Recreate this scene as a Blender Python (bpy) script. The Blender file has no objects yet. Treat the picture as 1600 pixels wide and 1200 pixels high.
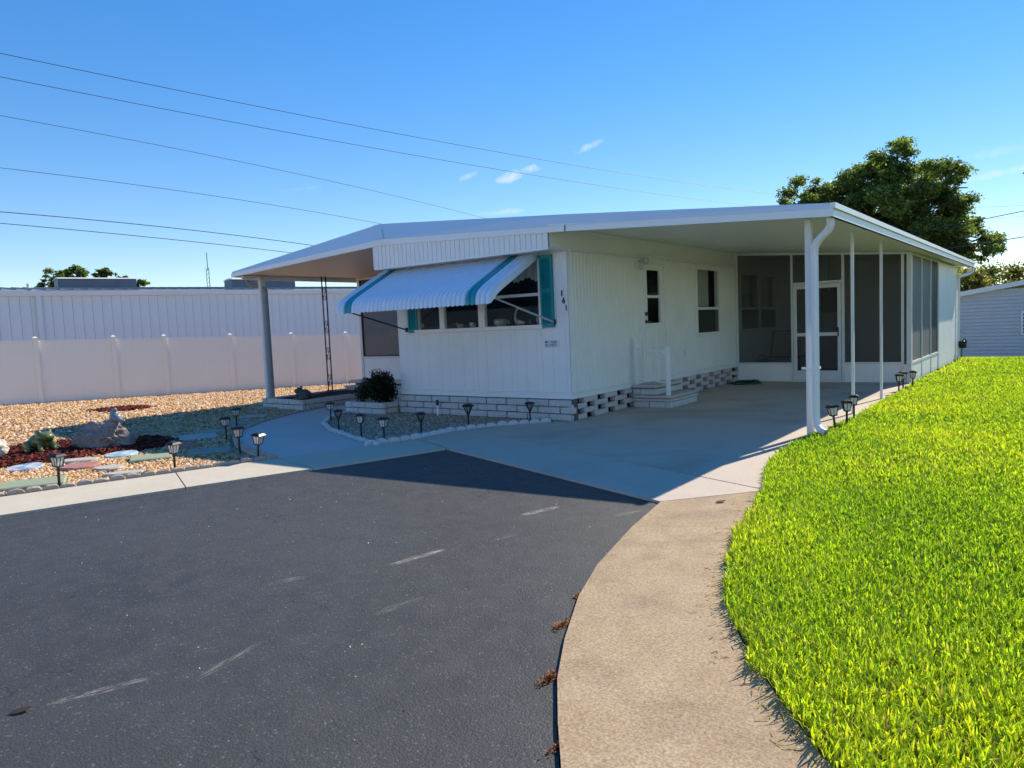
import bpy, bmesh, math, random
import numpy as np
from mathutils import Vector, Matrix, noise

random.seed(7); rng = np.random.default_rng(7)
sc = bpy.context.scene
C = sc.collection
R = math.radians

# ------------------------------------------------------------------ camera
cam_d = bpy.data.cameras.new('camera'); cam = bpy.data.objects.new('camera', cam_d); C.objects.link(cam)
cam_d.sensor_fit = 'HORIZONTAL'; cam_d.sensor_width = 36.0; cam_d.lens = 36.0 * 1133.1 / 1600.0
cam_d.clip_start = 0.05; cam_d.clip_end = 4000
yaw, pitch, roll = R(-37.55), R(4.58), R(-2.53)
fw = Vector((math.sin(yaw) * math.cos(pitch), math.cos(yaw) * math.cos(pitch), -math.sin(pitch)))
rt = Vector((math.cos(yaw), -math.sin(yaw), 0)); up = rt.cross(fw)
r2 = rt * math.cos(roll) + up * math.sin(roll); u2 = -rt * math.sin(roll) + up * math.cos(roll)
m = Matrix((r2, u2, -fw)).transposed().to_4x4(); m.translation = (0, 0, 1.46)
cam.matrix_world = m
sc.camera = cam

# ------------------------------------------------------------------ light
SUN_EL, SUN_AZ = R(37.0), R(10.5)          # azimuth from +Y towards +X
sun_dir = Vector((math.sin(SUN_AZ) * math.cos(SUN_EL), math.cos(SUN_AZ) * math.cos(SUN_EL), math.sin(SUN_EL)))
sd = bpy.data.lights.new('sun', 'SUN'); sd.energy = 3.45; sd.angle = R(0.53); sd.color = (1.0, 0.91, 0.76)
so = bpy.data.objects.new('sun', sd); C.objects.link(so)
so.rotation_euler = sun_dir.to_track_quat('Z', 'Y').to_euler()
so.location = (0, 0, 30)

w = bpy.data.worlds.new('World'); sc.world = w; w.use_nodes = True
wn, wl = w.node_tree.nodes, w.node_tree.links
for n in list(wn): wn.remove(n)
w_out = wn.new('ShaderNodeOutputWorld'); bg = wn.new('ShaderNodeBackground'); bg.inputs['Strength'].default_value = 0.14
sky = wn.new('ShaderNodeTexSky'); sky.sky_type = 'NISHITA'; sky.sun_disc = False
sky.sun_elevation = SUN_EL; sky.sun_rotation = SUN_AZ; sky.altitude = 10; sky.air_density = 1.0; sky.dust_density = 0.0; sky.ozone_density = 3.2
hsv = wn.new('ShaderNodeHueSaturation'); hsv.inputs['Saturation'].default_value = 1.62; hsv.inputs['Hue'].default_value = .511
gam = wn.new('ShaderNodeGamma'); gam.inputs['Gamma'].default_value = 0.7
wl.new(sky.outputs[0], gam.inputs['Color']); wl.new(gam.outputs[0], hsv.inputs['Color'])
# thin wisps of cirrus, laid out by direction
geo = wn.new('ShaderNodeTexCoord')
def wmath(op, a, b=None, clamp=False):
    n = wn.new('ShaderNodeMath'); n.operation = op; n.use_clamp = clamp
    for i, v in enumerate((a, b)):
        if v is None: continue
        if hasattr(v, 'is_linked'): wl.new(v, n.inputs[i])
        else: n.inputs[i].default_value = v
    return n.outputs[0]
def wdot(vec):
    n = wn.new('ShaderNodeVectorMath'); n.operation = 'DOT_PRODUCT'; wl.new(geo.outputs['Generated'], n.inputs[0]); n.inputs[1].default_value = vec
    return n.outputs['Value']
cl_noise = wn.new('ShaderNodeTexNoise'); cl_noise.inputs['Scale'].default_value = 46; cl_noise.inputs['Detail'].default_value = 6; cl_noise.inputs['Roughness'].default_value = 0.62
wl.new(geo.outputs['Generated'], cl_noise.inputs['Vector'])
total = None
# direction, tilt (deg), half length, half width, opacity
for d, tilt, hl, hw, op in [((-.5806, .7893, .1998), 15, .036, .0085, .9), ((-.6318, .7489, .2000), 24, .017, .005, .5), ((-.4977, .8368, .2283), 20, .030, .0055, .55),
                            ((-.0636, .9874, .1451), 7, .050, .005, .5), ((-.6079, .7793, .1522), 4, .05, .0045, .4), ((-.7812, .5956, .1869), 6, .03, .003, .18),
                            ((-.05, .9800, .168), 3, .06, .006, .2), ((.62, .74, .27), 10, .09, .015, .5), ((.3, .9, .32), 12, .07, .01, .4), ((-.95, -.1, .3), 8, .08, .012, .4)]:
    dv = Vector(d).normalized(); h = Vector((dv.y, -dv.x, 0)).normalized(); v = h.cross(dv)
    a = R(tilt); e1 = h * math.cos(a) + v * math.sin(a); e2 = -h * math.sin(a) + v * math.cos(a)
    front = wmath('GREATER_THAN', wdot(dv), 0.5)
    p = wmath('DIVIDE', wdot(e1), hl); q_ = wmath('DIVIDE', wdot(e2), hw)
    r_ = wmath('ADD', wmath('MULTIPLY', p, p), wmath('MULTIPLY', q_, q_))
    n_ = wmath('MULTIPLY', wmath('SUBTRACT', cl_noise.outputs[0], 0.56), 4.2)
    mk = wmath('MULTIPLY', wmath('SUBTRACT', wmath('ADD', 1.0, n_), r_, ), op, True)
    mk = wmath('MULTIPLY', mk, front)
    total = mk if total is None else wmath('MAXIMUM', total, mk)
cmix = wn.new('ShaderNodeMixRGB'); wl.new(wmath('MULTIPLY', total, 0.62), cmix.inputs[0]); wl.new(hsv.outputs[0], cmix.inputs[1]); cmix.inputs[2].default_value = (3.3, 3.5, 3.75, 1)
wl.new(cmix.outputs[0], bg.inputs['Color']); wl.new(bg.outputs[0], w_out.inputs[0])

sc.view_settings.view_transform = 'Standard'; sc.view_settings.look = 'None'
sc.view_settings.exposure = 1.06; sc.view_settings.gamma = 1.0; sc.view_settings.use_curve_mapping = False
sc.cycles.max_bounces = 8; sc.cycles.transparent_max_bounces = 16; sc.cycles.use_denoising = True

# ------------------------------------------------------------------ materials
MATS = {}
def mat(name, col, rough=.6, col2=None, scale=4., detail=5., contrast=.5, bump=0., bscale=60., spec=.4, metal=0., attr=None, transl=None, coat=0., col3=None, scale3=1., amt3=.6, speck=0., sscale=110.):
    """col/col2 are mixed by a noise; col3 lays larger stains over them"""
    if name in MATS: return MATS[name]
    M = bpy.data.materials.new(name); M.use_nodes = True; N, L = M.node_tree.nodes, M.node_tree.links
    b = N['Principled BSDF']; b.inputs['Roughness'].default_value = rough; b.inputs['Metallic'].default_value = metal
    b.inputs['Specular IOR Level'].default_value = spec; b.inputs['Coat Weight'].default_value = coat
    tc = N.new('ShaderNodeTexCoord'); out = None
    b.inputs['Base Color'].default_value = (*col, 1)
    if attr:
        a = N.new('ShaderNodeAttribute'); a.attribute_name = attr; out = a.outputs['Color']
    elif col2:
        t = N.new('ShaderNodeTexNoise'); t.inputs['Scale'].default_value = scale; t.inputs['Detail'].default_value = detail; t.inputs['Roughness'].default_value = .65
        L.new(tc.outputs['Object'], t.inputs['Vector'])
        mr = N.new('ShaderNodeMapRange'); mr.inputs[1].default_value = .5 - contrast / 2; mr.inputs[2].default_value = .5 + contrast / 2; L.new(t.outputs[0], mr.inputs[0])
        mx = N.new('ShaderNodeMixRGB'); mx.inputs[1].default_value = (*col, 1); mx.inputs[2].default_value = (*col2, 1); L.new(mr.outputs[0], mx.inputs[0]); out = mx.outputs[0]
    if col3:
        t = N.new('ShaderNodeTexNoise'); t.inputs['Scale'].default_value = scale3; t.inputs['Detail'].default_value = 6; t.inputs['Distortion'].default_value = .6
        L.new(tc.outputs['Object'], t.inputs['Vector'])
        mr = N.new('ShaderNodeMapRange'); mr.inputs[1].default_value = .5; mr.inputs[2].default_value = .72; mr.inputs[4].default_value = amt3; L.new(t.outputs[0], mr.inputs[0])
        mx = N.new('ShaderNodeMixRGB'); L.new(mr.outputs[0], mx.inputs[0]); mx.inputs[2].default_value = (*col3, 1)
        if out is not None: L.new(out, mx.inputs[1])
        else: mx.inputs[1].default_value = (*col, 1)
        out = mx.outputs[0]
    if speck:
        t = N.new('ShaderNodeTexNoise'); t.inputs['Scale'].default_value = sscale; t.inputs['Detail'].default_value = 3; t.inputs['Roughness'].default_value = .8; L.new(tc.outputs['Object'], t.inputs['Vector'])
        mr = N.new('ShaderNodeMapRange'); mr.inputs[1].default_value = .32; mr.inputs[2].default_value = .68; mr.inputs[3].default_value = 1 - speck; mr.inputs[4].default_value = 1 + speck * .7; L.new(t.outputs[0], mr.inputs[0])
        mx = N.new('ShaderNodeVectorMath'); mx.operation = 'SCALE'; L.new(out, mx.inputs[0]); L.new(mr.outputs[0], mx.inputs['Scale']); out = mx.outputs[0]
    if out is not None: L.new(out, b.inputs['Base Color'])
    if bump:
        t = N.new('ShaderNodeTexNoise'); t.inputs['Scale'].default_value = bscale; t.inputs['Detail'].default_value = 4; L.new(tc.outputs['Object'], t.inputs['Vector'])
        bp = N.new('ShaderNodeBump'); bp.inputs['Strength'].default_value = 1.0; bp.inputs['Distance'].default_value = bump; L.new(t.outputs[0], bp.inputs['Height']); L.new(bp.outputs[0], b.inputs['Normal'])
    if transl:
        tr = N.new('ShaderNodeBsdfTranslucent'); mx = N.new('ShaderNodeMixShader'); mx.inputs[0].default_value = transl
        g = N.new('ShaderNodeMixRGB'); g.blend_type = 'MULTIPLY'; g.inputs[0].default_value = 1.0; g.inputs[2].default_value = (1.28, 1.25, .55, 1)
        if out is not None: L.new(out, g.inputs[1])
        else: g.inputs[1].default_value = (*col, 1)
        L.new(g.outputs[0], tr.inputs['Color'])
        L.new(b.outputs[0], mx.inputs[1]); L.new(tr.outputs[0], mx.inputs[2]); L.new(mx.outputs[0], N['Material Output'].inputs[0])
    MATS[name] = M
    return M
def see_through(name, col, alpha, rough=.6, gloss=0.):
    """insect screen or window glass: part solid, part clear"""
    if name in MATS: return MATS[name]
    M = bpy.data.materials.new(name); M.use_nodes = True; N, L = M.node_tree.nodes, M.node_tree.links
    b = N['Principled BSDF']; b.inputs['Base Color'].default_value = (*col, 1); b.inputs['Roughness'].default_value = rough
    t = N.new('ShaderNodeBsdfTransparent'); mx = N.new('ShaderNodeMixShader')
    if gloss:
        gl = N.new('ShaderNodeBsdfGlossy'); gl.inputs['Roughness'].default_value = .02
        lw = N.new('ShaderNodeLayerWeight'); lw.inputs[0].default_value = .5
        pw = N.new('ShaderNodeMath'); pw.operation = 'POWER'; pw.inputs[1].default_value = 3.5; L.new(lw.outputs['Facing'], pw.inputs[0])
        fr = N.new('ShaderNodeMath'); fr.operation = 'MULTIPLY_ADD'; fr.inputs[1].default_value = .7; fr.inputs[2].default_value = .045; L.new(pw.outputs[0], fr.inputs[0])
        t.inputs[0].default_value = (*col, 1)
        L.new(fr.outputs[0], mx.inputs[0]); L.new(t.outputs[0], mx.inputs[1]); L.new(gl.outputs[0], mx.inputs[2])
    else:
        mx.inputs[0].default_value = alpha; L.new(t.outputs[0], mx.inputs[1]); L.new(b.outputs[0], mx.inputs[2])
    L.new(mx.outputs[0], N['Material Output'].inputs[0])
    MATS[name] = M
    return M

WHITE = mat('white_siding', (.87, .86, .83), .45, (.81, .80, .77), 2.2, 6, .7, .0006, 25, .4, col3=(.66, .64, .58), scale3=1.7, amt3=.28)
TRIM = mat('white_trim', (.86, .86, .84), .4, (.81, .81, .79), 3, 5, .6)
FASC = mat('fascia_metal', (.82, .81, .80), .38, (.75, .74, .74), 1.2, 6, .6, .0008, 9, .5)
CEIL = mat('ceiling_panel', (.87, .86, .78), .45, (.83, .82, .74), .8, 5, .6)
CEIL_L = mat('porch_ceiling_panel', (.80, .72, .62), .45, (.75, .67, .57), .8, 5, .6)  # tan tint puts the warm bounce off the gravel into the colour
POST = mat('post_paint', (.74, .75, .75), .4, (.66, .67, .67), 4, 5, .6)
BRICKW = mat('painted_brick', (.70, .68, .64), .75, (.48, .46, .43), 26, 7, .45, .006, 55, .25)
BRICKP = mat('vent_brick', (.68, .62, .58), .8, (.50, .45, .42), 20, 7, .5, .004, 60, .25)
MORTAR = mat('mortar', (.13, .125, .12), .9, (.09, .088, .085), 20)
TEAL = mat('teal_paint', (.008, .27, .31), .45, (.006, .22, .26), 6, 4, .6)
AWN = mat('sky_tinted_awning_metal', (.68, .78, .90), .25, (.63, .73, .86), 5, 4, .6, spec=.5)  # white metal, blue sky reflection tinted into the colour
AWNT = mat('awning_teal', (.01, .30, .38), .32, (.008, .25, .32), 5, 4, .6, spec=.5)
IRON = mat('black_iron', (.012, .012, .014), .45)
BLACKP = mat('black_plastic', (.014, .014, .015), .38, (.022, .022, .022), 30)
PANE = mat('lamp_pane', (.72, .71, .66), .35, (.60, .59, .54), 40, spec=.5)
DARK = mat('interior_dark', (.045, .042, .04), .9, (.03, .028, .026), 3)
GLASS = see_through('window_glass', (.86, .9, .9), 1, gloss=1)
SCREEN = see_through('insect_screen', (.09, .095, .09), .36)
SCREEN_L = see_through('insect_screen_light', (.10, .10, .11), .42)
SCREEN_S = see_through('insect_screen_side', (.20, .20, .19), .72)
ALU = mat('aluminium', (.55, .56, .57), .4, (.47, .48, .49), 8, metal=.3)
VINYL = mat('vinyl_fence', (.90, .86, .77), .42, (.87, .83, .74), 1.5, 3, .8)
STEELW = mat('steel_wall', (.78, .79, .81), .4, (.72, .73, .75), .8, 6, .6)
STEELR = mat('steel_roof', (.34, .36, .39), .42, (.24, .26, .29), .7, 6, .5, metal=.2)
STEELV = mat('ridge_vent_grey', (.16, .18, .22), .5, (.12, .14, .17), 2)
CONC_W = mat('concrete_sidewalk', (.375, .26, .155), .85, (.46, .34, .215), 4, 12, .4, .0012, 160, .2, col3=(.22, .16, .11), scale3=2.6, amt3=.42, speck=.45, sscale=85)
CONC_A = mat('concrete_apron', (.53, .435, .35), .85, (.60, .495, .40), 2.0, 9, .55, .002, 190, .2, col3=(.34, .29, .24), scale3=.8, amt3=.45, speck=.15)
CONC_D = mat('concrete_driveway', (.52, .43, .345), .8, (.59, .49, .395), 1.5, 9, .55, .0018, 170, .2, col3=(.25, .20, .16), scale3=.6, amt3=.6, speck=.15)
CONC_K = mat('concrete_kerb', (.59, .52, .41), .85, (.50, .44, .34), 2.4, 9, .55, .002, 190, .2, speck=.15)
CONC_P = mat('concrete_walkway', (.62, .55, .50), .85, (.54, .48, .43), 1.6, 9, .55, .002, 190, .2, speck=.12)
SOIL = mat('soil', (.075, .075, .025), .95, (.11, .11, .03), 7, 8, .5)
EARTH = mat('earth', (.10, .12, .04), .95, (.14, .13, .06), .3)
GRAVB = mat('gravel_base', (.40, .27, .15), .95, (.24, .155, .085), 38, 8, .4, .02, 45, .1)
GRAVD = mat('gravel_base_dark', (.27, .19, .13), .95, (.15, .105, .075), 40, 8, .4, .02, 45, .1)
PEB = mat('pebbles', (.4, .3, .2), .85, attr='col', spec=.2)
MULCH = mat('red_mulch', (.11, .022, .016), .9, (.055, .012, .010), 18, 6, .5, .01, 40, .1)
MULCHC = mat('mulch_chips', (.1, .03, .02), .9, attr='col', spec=.1)
BLADE = mat('grass_blades', (.1, .2, .02), .55, attr='col', transl=.62, spec=.25)
LEAF = mat('oak_leaves', (.05, .09, .02), .5, attr='col', transl=.55, spec=.3)
BARK = mat('bark', (.10, .08, .06), .95, (.06, .05, .04), 6, 8, .5, .03, 8)
ROCK = mat('boulder_stone', (.33, .28, .25), .9, (.19, .165, .15), 7, 9, .5, .012, 26, .2)
ROCKP = mat('pale_rock', (.62, .55, .45), .9, (.45, .39, .32), 9, 8, .5, .008, 30, .2)
STATUE = mat('blue_grey_ceramic', (.20, .25, .29), .35, (.14, .18, .22), 14, coat=.3)
FROGG = mat('frog_green', (.06, .10, .02), .4, (.13, .15, .05), 14, 6, .4, coat=.4)
FROGD = mat('frog_stone', (.10, .10, .095), .7, (.06, .06, .055), 20)
SHEDW = mat('grey_lap_siding', (.62, .63, .65), .55, (.57, .58, .60), 2)
HOSE = mat('hose_green', (.015, .06, .045), .45)
YELLOW = mat('pale_nozzle', (.45, .42, .2), .5)
SLING = mat('tan_sling', (.42, .35, .28), .8, (.35, .29, .23), 20)
CREAM = mat('cream_fabric', (.72, .64, .48), .8, (.62, .54, .40), 10)
LACE = mat('lace', (.62, .60, .56), .9, (.5, .48, .44), 30)
CERAM = mat('white_ceramic', (.42, .40, .37), .4, (.34, .32, .29), 20)
GREENS = mat('green_slab', (.20, .27, .17), .9, (.34, .36, .24), 14, 7, .5, .003, 80)
TEALS = mat('teal_slab', (.20, .26, .24), .9, (.30, .33, .29), 14, 7, .5, .003, 80)
BLUES = mat('blue_grey_slab', (.36, .38, .38), .9, (.46, .46, .44), 14, 7, .5, .003, 80)
REDS = mat('red_slab', (.30, .11, .10), .9, (.42, .22, .18), 14, 7, .5, .003, 80)
WHITES = mat('white_slab', (.52, .49, .44), .9, (.38, .34, .28), 14, 7, .5, .003, 80)
BEIGES = mat('beige_slab', (.42, .36, .29), .85, (.34, .29, .23), 20, 7, .5, .003, 80)
BLUEDISC = mat('blue_white_glaze', (.62, .63, .62), .5, (.20, .28, .42), 7, 5, .16)
TURQDISC = mat('turquoise_white_glaze', (.58, .64, .64), .5, (.18, .38, .45), 6, 5, .2)
SCAL_W = mat('white_edging', (.64, .64, .64), .8, (.48, .48, .48), 18, 6, .5, .004, 50)
SCAL_T = mat('tan_edging', (.44, .38, .32), .85, (.32, .28, .24), 18, 6, .5, .004, 50)
WIRE = mat('wire', (.03, .035, .05), .6)
PLATE = mat('plate_white', (.72, .74, .76), .4)
INK = mat('ink_black', (.008, .008, .010), .5)
BRASS = mat('dull_brass', (.10, .09, .07), .35, metal=.7)

def asphalt():
    M = bpy.data.materials.new('asphalt'); M.use_nodes = True; N, L = M.node_tree.nodes, M.node_tree.links
    b = N['Principled BSDF']; b.inputs['Specular IOR Level'].default_value = .6
    tc = N.new('ShaderNodeTexCoord'); P = tc.outputs['Object']
    def nz(scale, detail=4, rough=.6):
        t = N.new('ShaderNodeTexNoise'); t.inputs['Scale'].default_value = scale; t.inputs['Detail'].default_value = detail; t.inputs['Roughness'].default_value = rough; L.new(P, t.inputs['Vector']); return t.outputs[0]
    def rng_(v, a, b_, c=0., d=1.):
        n = N.new('ShaderNodeMapRange'); L.new(v, n.inputs[0])
        for i, x in zip((1, 2, 3, 4), (a, b_, c, d)): n.inputs[i].default_value = x
        return n.outputs[0]
    def mix(f, a, b_):
        n = N.new('ShaderNodeMixRGB'); L.new(f, n.inputs[0])
        for i, x in ((1, a), (2, b_)):
            if isinstance(x, tuple): n.inputs[i].default_value = (*x, 1)
            else: L.new(x, n.inputs[i])
        return n.outputs[0]
    def mth(op, a, b_=None, clamp=False):
        n = N.new('ShaderNodeMath'); n.operation = op; n.use_clamp = clamp
        for i, x in enumerate((a, b_)):
            if x is None: continue
            if isinstance(x, (int, float)): n.inputs[i].default_value = x
            else: L.new(x, n.inputs[i])
        return n.outputs[0]
    c = mix(rng_(nz(.55, 5), .35, .68), (.034, .032, .030), (.060, .056, .050))
    c = mix(rng_(nz(5, 7), .42, .7), c, (.064, .060, .055))
    v = N.new('ShaderNodeTexVoronoi'); v.inputs['Scale'].default_value = 105; L.new(P, v.inputs['Vector'])
    c = mix(rng_(v.outputs['Distance'], .1, .6, .0, .45), c, (.012, .012, .012))
    vr = N.new('ShaderNodeSeparateColor'); L.new(v.outputs['Color'], vr.inputs[0])
    c = mix(mth('MULTIPLY', mth('GREATER_THAN', vr.outputs[0], .965), .4), c, (.15, .15, .145))
    v2 = N.new('ShaderNodeTexVoronoi'); v2.inputs['Scale'].default_value = 22; L.new(P, v2.inputs['Vector'])
    vs = N.new('ShaderNodeSeparateColor'); L.new(v2.outputs['Color'], vs.inputs[0])
    c = mix(mth('MULTIPLY', mth('MULTIPLY', mth('LESS_THAN', v2.outputs['Distance'], .10), mth('GREATER_THAN', vs.outputs[1], .94)), .6), c, (.36, .35, .32))
    ck = N.new('ShaderNodeTexVoronoi'); ck.feature = 'DISTANCE_TO_EDGE'; ck.inputs['Scale'].default_value = 1.15
    dn_ = N.new('ShaderNodeTexNoise'); dn_.inputs['Scale'].default_value = 2.5; dn_.inputs['Detail'].default_value = 6; L.new(P, dn_.inputs['Vector'])
    va = N.new('ShaderNodeVectorMath'); va.operation = 'MULTIPLY_ADD'; L.new(dn_.outputs['Color'], va.inputs[0]); va.inputs[1].default_value = (.55, .55, .55); L.new(P, va.inputs[2]); L.new(va.outputs[0], ck.inputs['Vector'])
    c = mix(mth('MULTIPLY', mth('MULTIPLY', rng_(ck.outputs['Distance'], .0, .006, 1., 0.), rng_(nz(1.3, 3), .46, .56)), .9), c, (.006, .006, .006))
    # scuffs left by dragged trailers: centre, direction, half length, half width, strength
    sx = N.new('ShaderNodeSeparateXYZ'); L.new(P, sx.inputs[0])
    for (ax, ay), (bx, by), hw, st in [((-3.34, 1.08), (-3.20, 1.45), .035, .55), ((-3.79, 2.43), (-3.69, 2.66), .04, .35), ((-3.41, 3.02), (-3.31, 3.50), .038, .95), ((-3.38, 4.43), (-3.26, 4.80), .05, .9),
                                       ((-2.88, 2.44), (-2.82, 2.78), .035, .22), ((-3.0, 1.55), (-3.1, 1.95), .03, .3), ((-2.73, 4.75), (-2.62, 5.0), .05, .35), ((-3.15, 3.75), (-3.1, 4.0), .04, .15)]:
        cx, cy = (ax + bx) / 2, (ay + by) / 2; dx, dy = bx - ax, by - ay; hl = math.hypot(dx, dy) / 2; dx /= 2 * hl; dy /= 2 * hl
        X_ = mth('SUBTRACT', sx.outputs[0], cx); Y_ = mth('SUBTRACT', sx.outputs[1], cy)
        u = mth('DIVIDE', mth('ADD', mth('MULTIPLY', X_, dx), mth('MULTIPLY', Y_, dy)), hl)
        t_ = mth('DIVIDE', mth('ADD', mth('MULTIPLY', X_, -dy), mth('MULTIPLY', Y_, dx)), hw)
        cmb = N.new('ShaderNodeCombineXYZ'); L.new(mth('MULTIPLY', u, hl * 9), cmb.inputs[0]); L.new(mth('MULTIPLY', t_, hw * 75), cmb.inputs[1]); cmb.inputs[2].default_value = cx * 7
        tn = N.new('ShaderNodeTexNoise'); tn.inputs['Scale'].default_value = 1.; tn.inputs['Detail'].default_value = 5; tn.inputs['Roughness'].default_value = .75; L.new(cmb.outputs[0], tn.inputs['Vector'])
        mk = mth('SUBTRACT', 1., mth('ADD', mth('MULTIPLY', u, u), mth('MULTIPLY', t_, t_)), True)
        mk = mth('MULTIPLY', mth('MULTIPLY', mth('POWER', mk, .5), rng_(tn.outputs[0], .47, .6)), st)
        c = mix(mk, c, (.50, .43, .35))
    L.new(c, b.inputs['Base Color'])
    L.new(rng_(nz(9, 5), .3, .7, .58, .70), b.inputs['Roughness'])
    bp = N.new('ShaderNodeBump'); bp.inputs['Distance'].default_value = .0016; bp.inputs['Strength'].default_value = 1
    L.new(mth('ADD', mth('MULTIPLY', v.outputs['Distance'], -1.0), mth('MULTIPLY', nz(60, 4), .8)), bp.inputs['Height']); L.new(bp.outputs[0], b.inputs['Normal'])
    return M
ASPH = asphalt()

# ------------------------------------------------------------------ mesh helpers
class MB:
    def __init__(s): s.v = []; s.f = []
    def add(s, vs, fs):
        o = len(s.v); s.v += [tuple(v) for v in vs]; s.f += [tuple(i + o for i in f) for f in fs]; return s
    def box(s, x0, x1, y0, y1, z0, z1):
        return s.add([(x0, y0, z0), (x1, y0, z0), (x1, y1, z0), (x0, y1, z0), (x0, y0, z1), (x1, y0, z1), (x1, y1, z1), (x0, y1, z1)],
                     [(0, 3, 2, 1), (4, 5, 6, 7), (0, 1, 5, 4), (1, 2, 6, 5), (2, 3, 7, 6), (3, 0, 4, 7)])
    def hexa(s, a, b):
        """two matching quads (lower/front ring a, upper/back ring b)"""
        return s.add(list(a) + list(b), [(3, 2, 1, 0), (4, 5, 6, 7), (0, 1, 5, 4), (1, 2, 6, 5), (2, 3, 7, 6), (3, 0, 4, 7)])
    def obox(s, c, ex, ey, ez, hx, hy, hz):
        c, ex, ey, ez = Vector(c), Vector(ex), Vector(ey), Vector(ez)
        q = lambda i, j, k: tuple(c + ex * hx * i + ey * hy * j + ez * hz * k)
        return s.hexa([q(-1, -1, -1), q(1, -1, -1), q(1, 1, -1), q(-1, 1, -1)], [q(-1, -1, 1), q(1, -1, 1), q(1, 1, 1), q(-1, 1, 1)])
    def beam(s, p, q, wd, ht, upv=(0, 0, 1)):
        p, q = Vector(p), Vector(q); d = (q - p); l = d.length; d.normalize(); sd_ = d.cross(Vector(upv))
        if sd_.length < 1e-4: sd_ = d.cross(Vector((1, 0, 0)))
        sd_.normalize(); u_ = sd_.cross(d)
        return s.obox((p + q) / 2, d, sd_, u_, l / 2, wd / 2, ht / 2)
    def tube(s, pts, r, n=8, closed_ends=True):
        pts = [Vector(p) for p in pts]; rs = r if isinstance(r, (list, tuple)) else [r] * len(pts)
        rings = []; prev = None
        for i, p in enumerate(pts):
            d = (pts[min(i + 1, len(pts) - 1)] - pts[max(i - 1, 0)]).normalized()
            if prev is None:
                a = d.cross(Vector((0, 0, 1)));
                if a.length < 1e-3: a = d.cross(Vector((1, 0, 0)))
            else: a = prev - d * prev.dot(d)
            a.normalize(); prev = a; b_ = d.cross(a)
            rings.append([tuple(p + (a * math.cos(2 * math.pi * k / n) + b_ * math.sin(2 * math.pi * k / n)) * rs[i]) for k in range(n)])
        vs = [v for rg in rings for v in rg]; fs = []
        for i in range(len(pts) - 1):
            for k in range(n): fs.append((i * n + k, i * n + (k + 1) % n, (i + 1) * n + (k + 1) % n, (i + 1) * n + k))
        if closed_ends: fs.append(tuple(range(n - 1, -1, -1))); fs.append(tuple((len(pts) - 1) * n + k for k in range(n)))
        return s.add(vs, fs)
    def lathe(s, prof, c=(0, 0, 0), n=12, sq=False, rot=0.):
        vs = []
        for r, z in prof:
            for k in range(n):
                a = 2 * math.pi * (k + .5) / n + rot; vs.append((c[0] + r * math.cos(a), c[1] + r * math.sin(a), c[2] + z))
        fs = []
        for i in range(len(prof) - 1):
            for k in range(n): fs.append((i * n + k, i * n + (k + 1) % n, (i + 1) * n + (k + 1) % n, (i + 1) * n + k))
        fs.append(tuple(range(n - 1, -1, -1))); fs.append(tuple((len(prof) - 1) * n + k for k in range(n)))
        return s.add(vs, fs)
    def prism(s, poly, z0, z1):
        n = len(poly); a = sum(poly[i][0] * poly[(i + 1) % n][1] - poly[(i + 1) % n][0] * poly[i][1] for i in range(n))
        if a < 0: poly = poly[::-1]
        vs = [(x, y, z0) for x, y in poly] + [(x, y, z1) for x, y in poly]
        return s.add(vs, [tuple(range(n - 1, -1, -1)), tuple(range(n, 2 * n))] + [(i, (i + 1) % n, n + (i + 1) % n, n + i) for i in range(n)])
    def mesh(s, name, off=(0, 0, 0), smooth=False):
        me = bpy.data.meshes.new(name); me.from_pydata([(v[0] - off[0], v[1] - off[1], v[2] - off[2]) for v in s.v], [], s.f)
        if smooth: me.polygons.foreach_set('use_smooth', [True] * len(me.polygons))
        me.update(); return me

BASE = {}
def tag(o, label=None, cat=None, group=None, kind=None):
    if label: o['label'] = label
    if cat: o['category'] = cat
    if group: o['group'] = group
    if kind: o['kind'] = kind
    return o
def thing(name, label, cat, loc=(0, 0, 0), group=None):
    o = bpy.data.objects.new(name, None); C.objects.link(o); o.location = loc; o.empty_display_size = .2
    BASE[o] = tuple(loc); return tag(o, label, cat, group)
def bevel(me, w_, seg=1):
    bm = bmesh.new(); bm.from_mesh(me); bmesh.ops.bevel(bm, geom=list(bm.edges), offset=w_, segments=seg, affect='EDGES', clamp_overlap=True); bm.to_mesh(me); bm.free()
def put(name, mb, material, parent=None, smooth=False, bev=0., label=None):
    """world-space geometry -> one object (a part when it has a parent)"""
    off = BASE.get(parent, (0, 0, 0)) if parent else (0, 0, 0)
    me = mb.mesh(name, off, smooth)
    if bev: bevel(me, bev)
    me.materials.append(material)
    o = bpy.data.objects.new(name, me); C.objects.link(o)
    if parent: o.parent = parent; BASE[o] = off
    if label: o['label'] = label
    return o
def inst(name, me, parent, loc, rot=(0, 0, 0), scale=(1, 1, 1)):
    o = bpy.data.objects.new(name, me); C.objects.link(o); off = BASE.get(parent, (0, 0, 0)) if parent else (0, 0, 0)
    o.location = (loc[0] - off[0], loc[1] - off[1], loc[2] - off[2]); o.rotation_euler = rot; o.scale = scale
    if parent: o.parent = parent
    return o
def struct(name, mb, material, kind='structure', **k): return tag(put(name, mb, material, **k), kind=kind)
def copy_tree(o, loc, rotz=None):
    c = o.copy(); C.objects.link(c); c.location = loc
    if rotz is not None: c.rotation_euler = (0, 0, rotz)
    for ch in o.children:
        d = ch.copy(); C.objects.link(d); d.parent = c
        for g in ch.children:
            e = g.copy(); C.objects.link(e); e.parent = d
    return c
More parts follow.
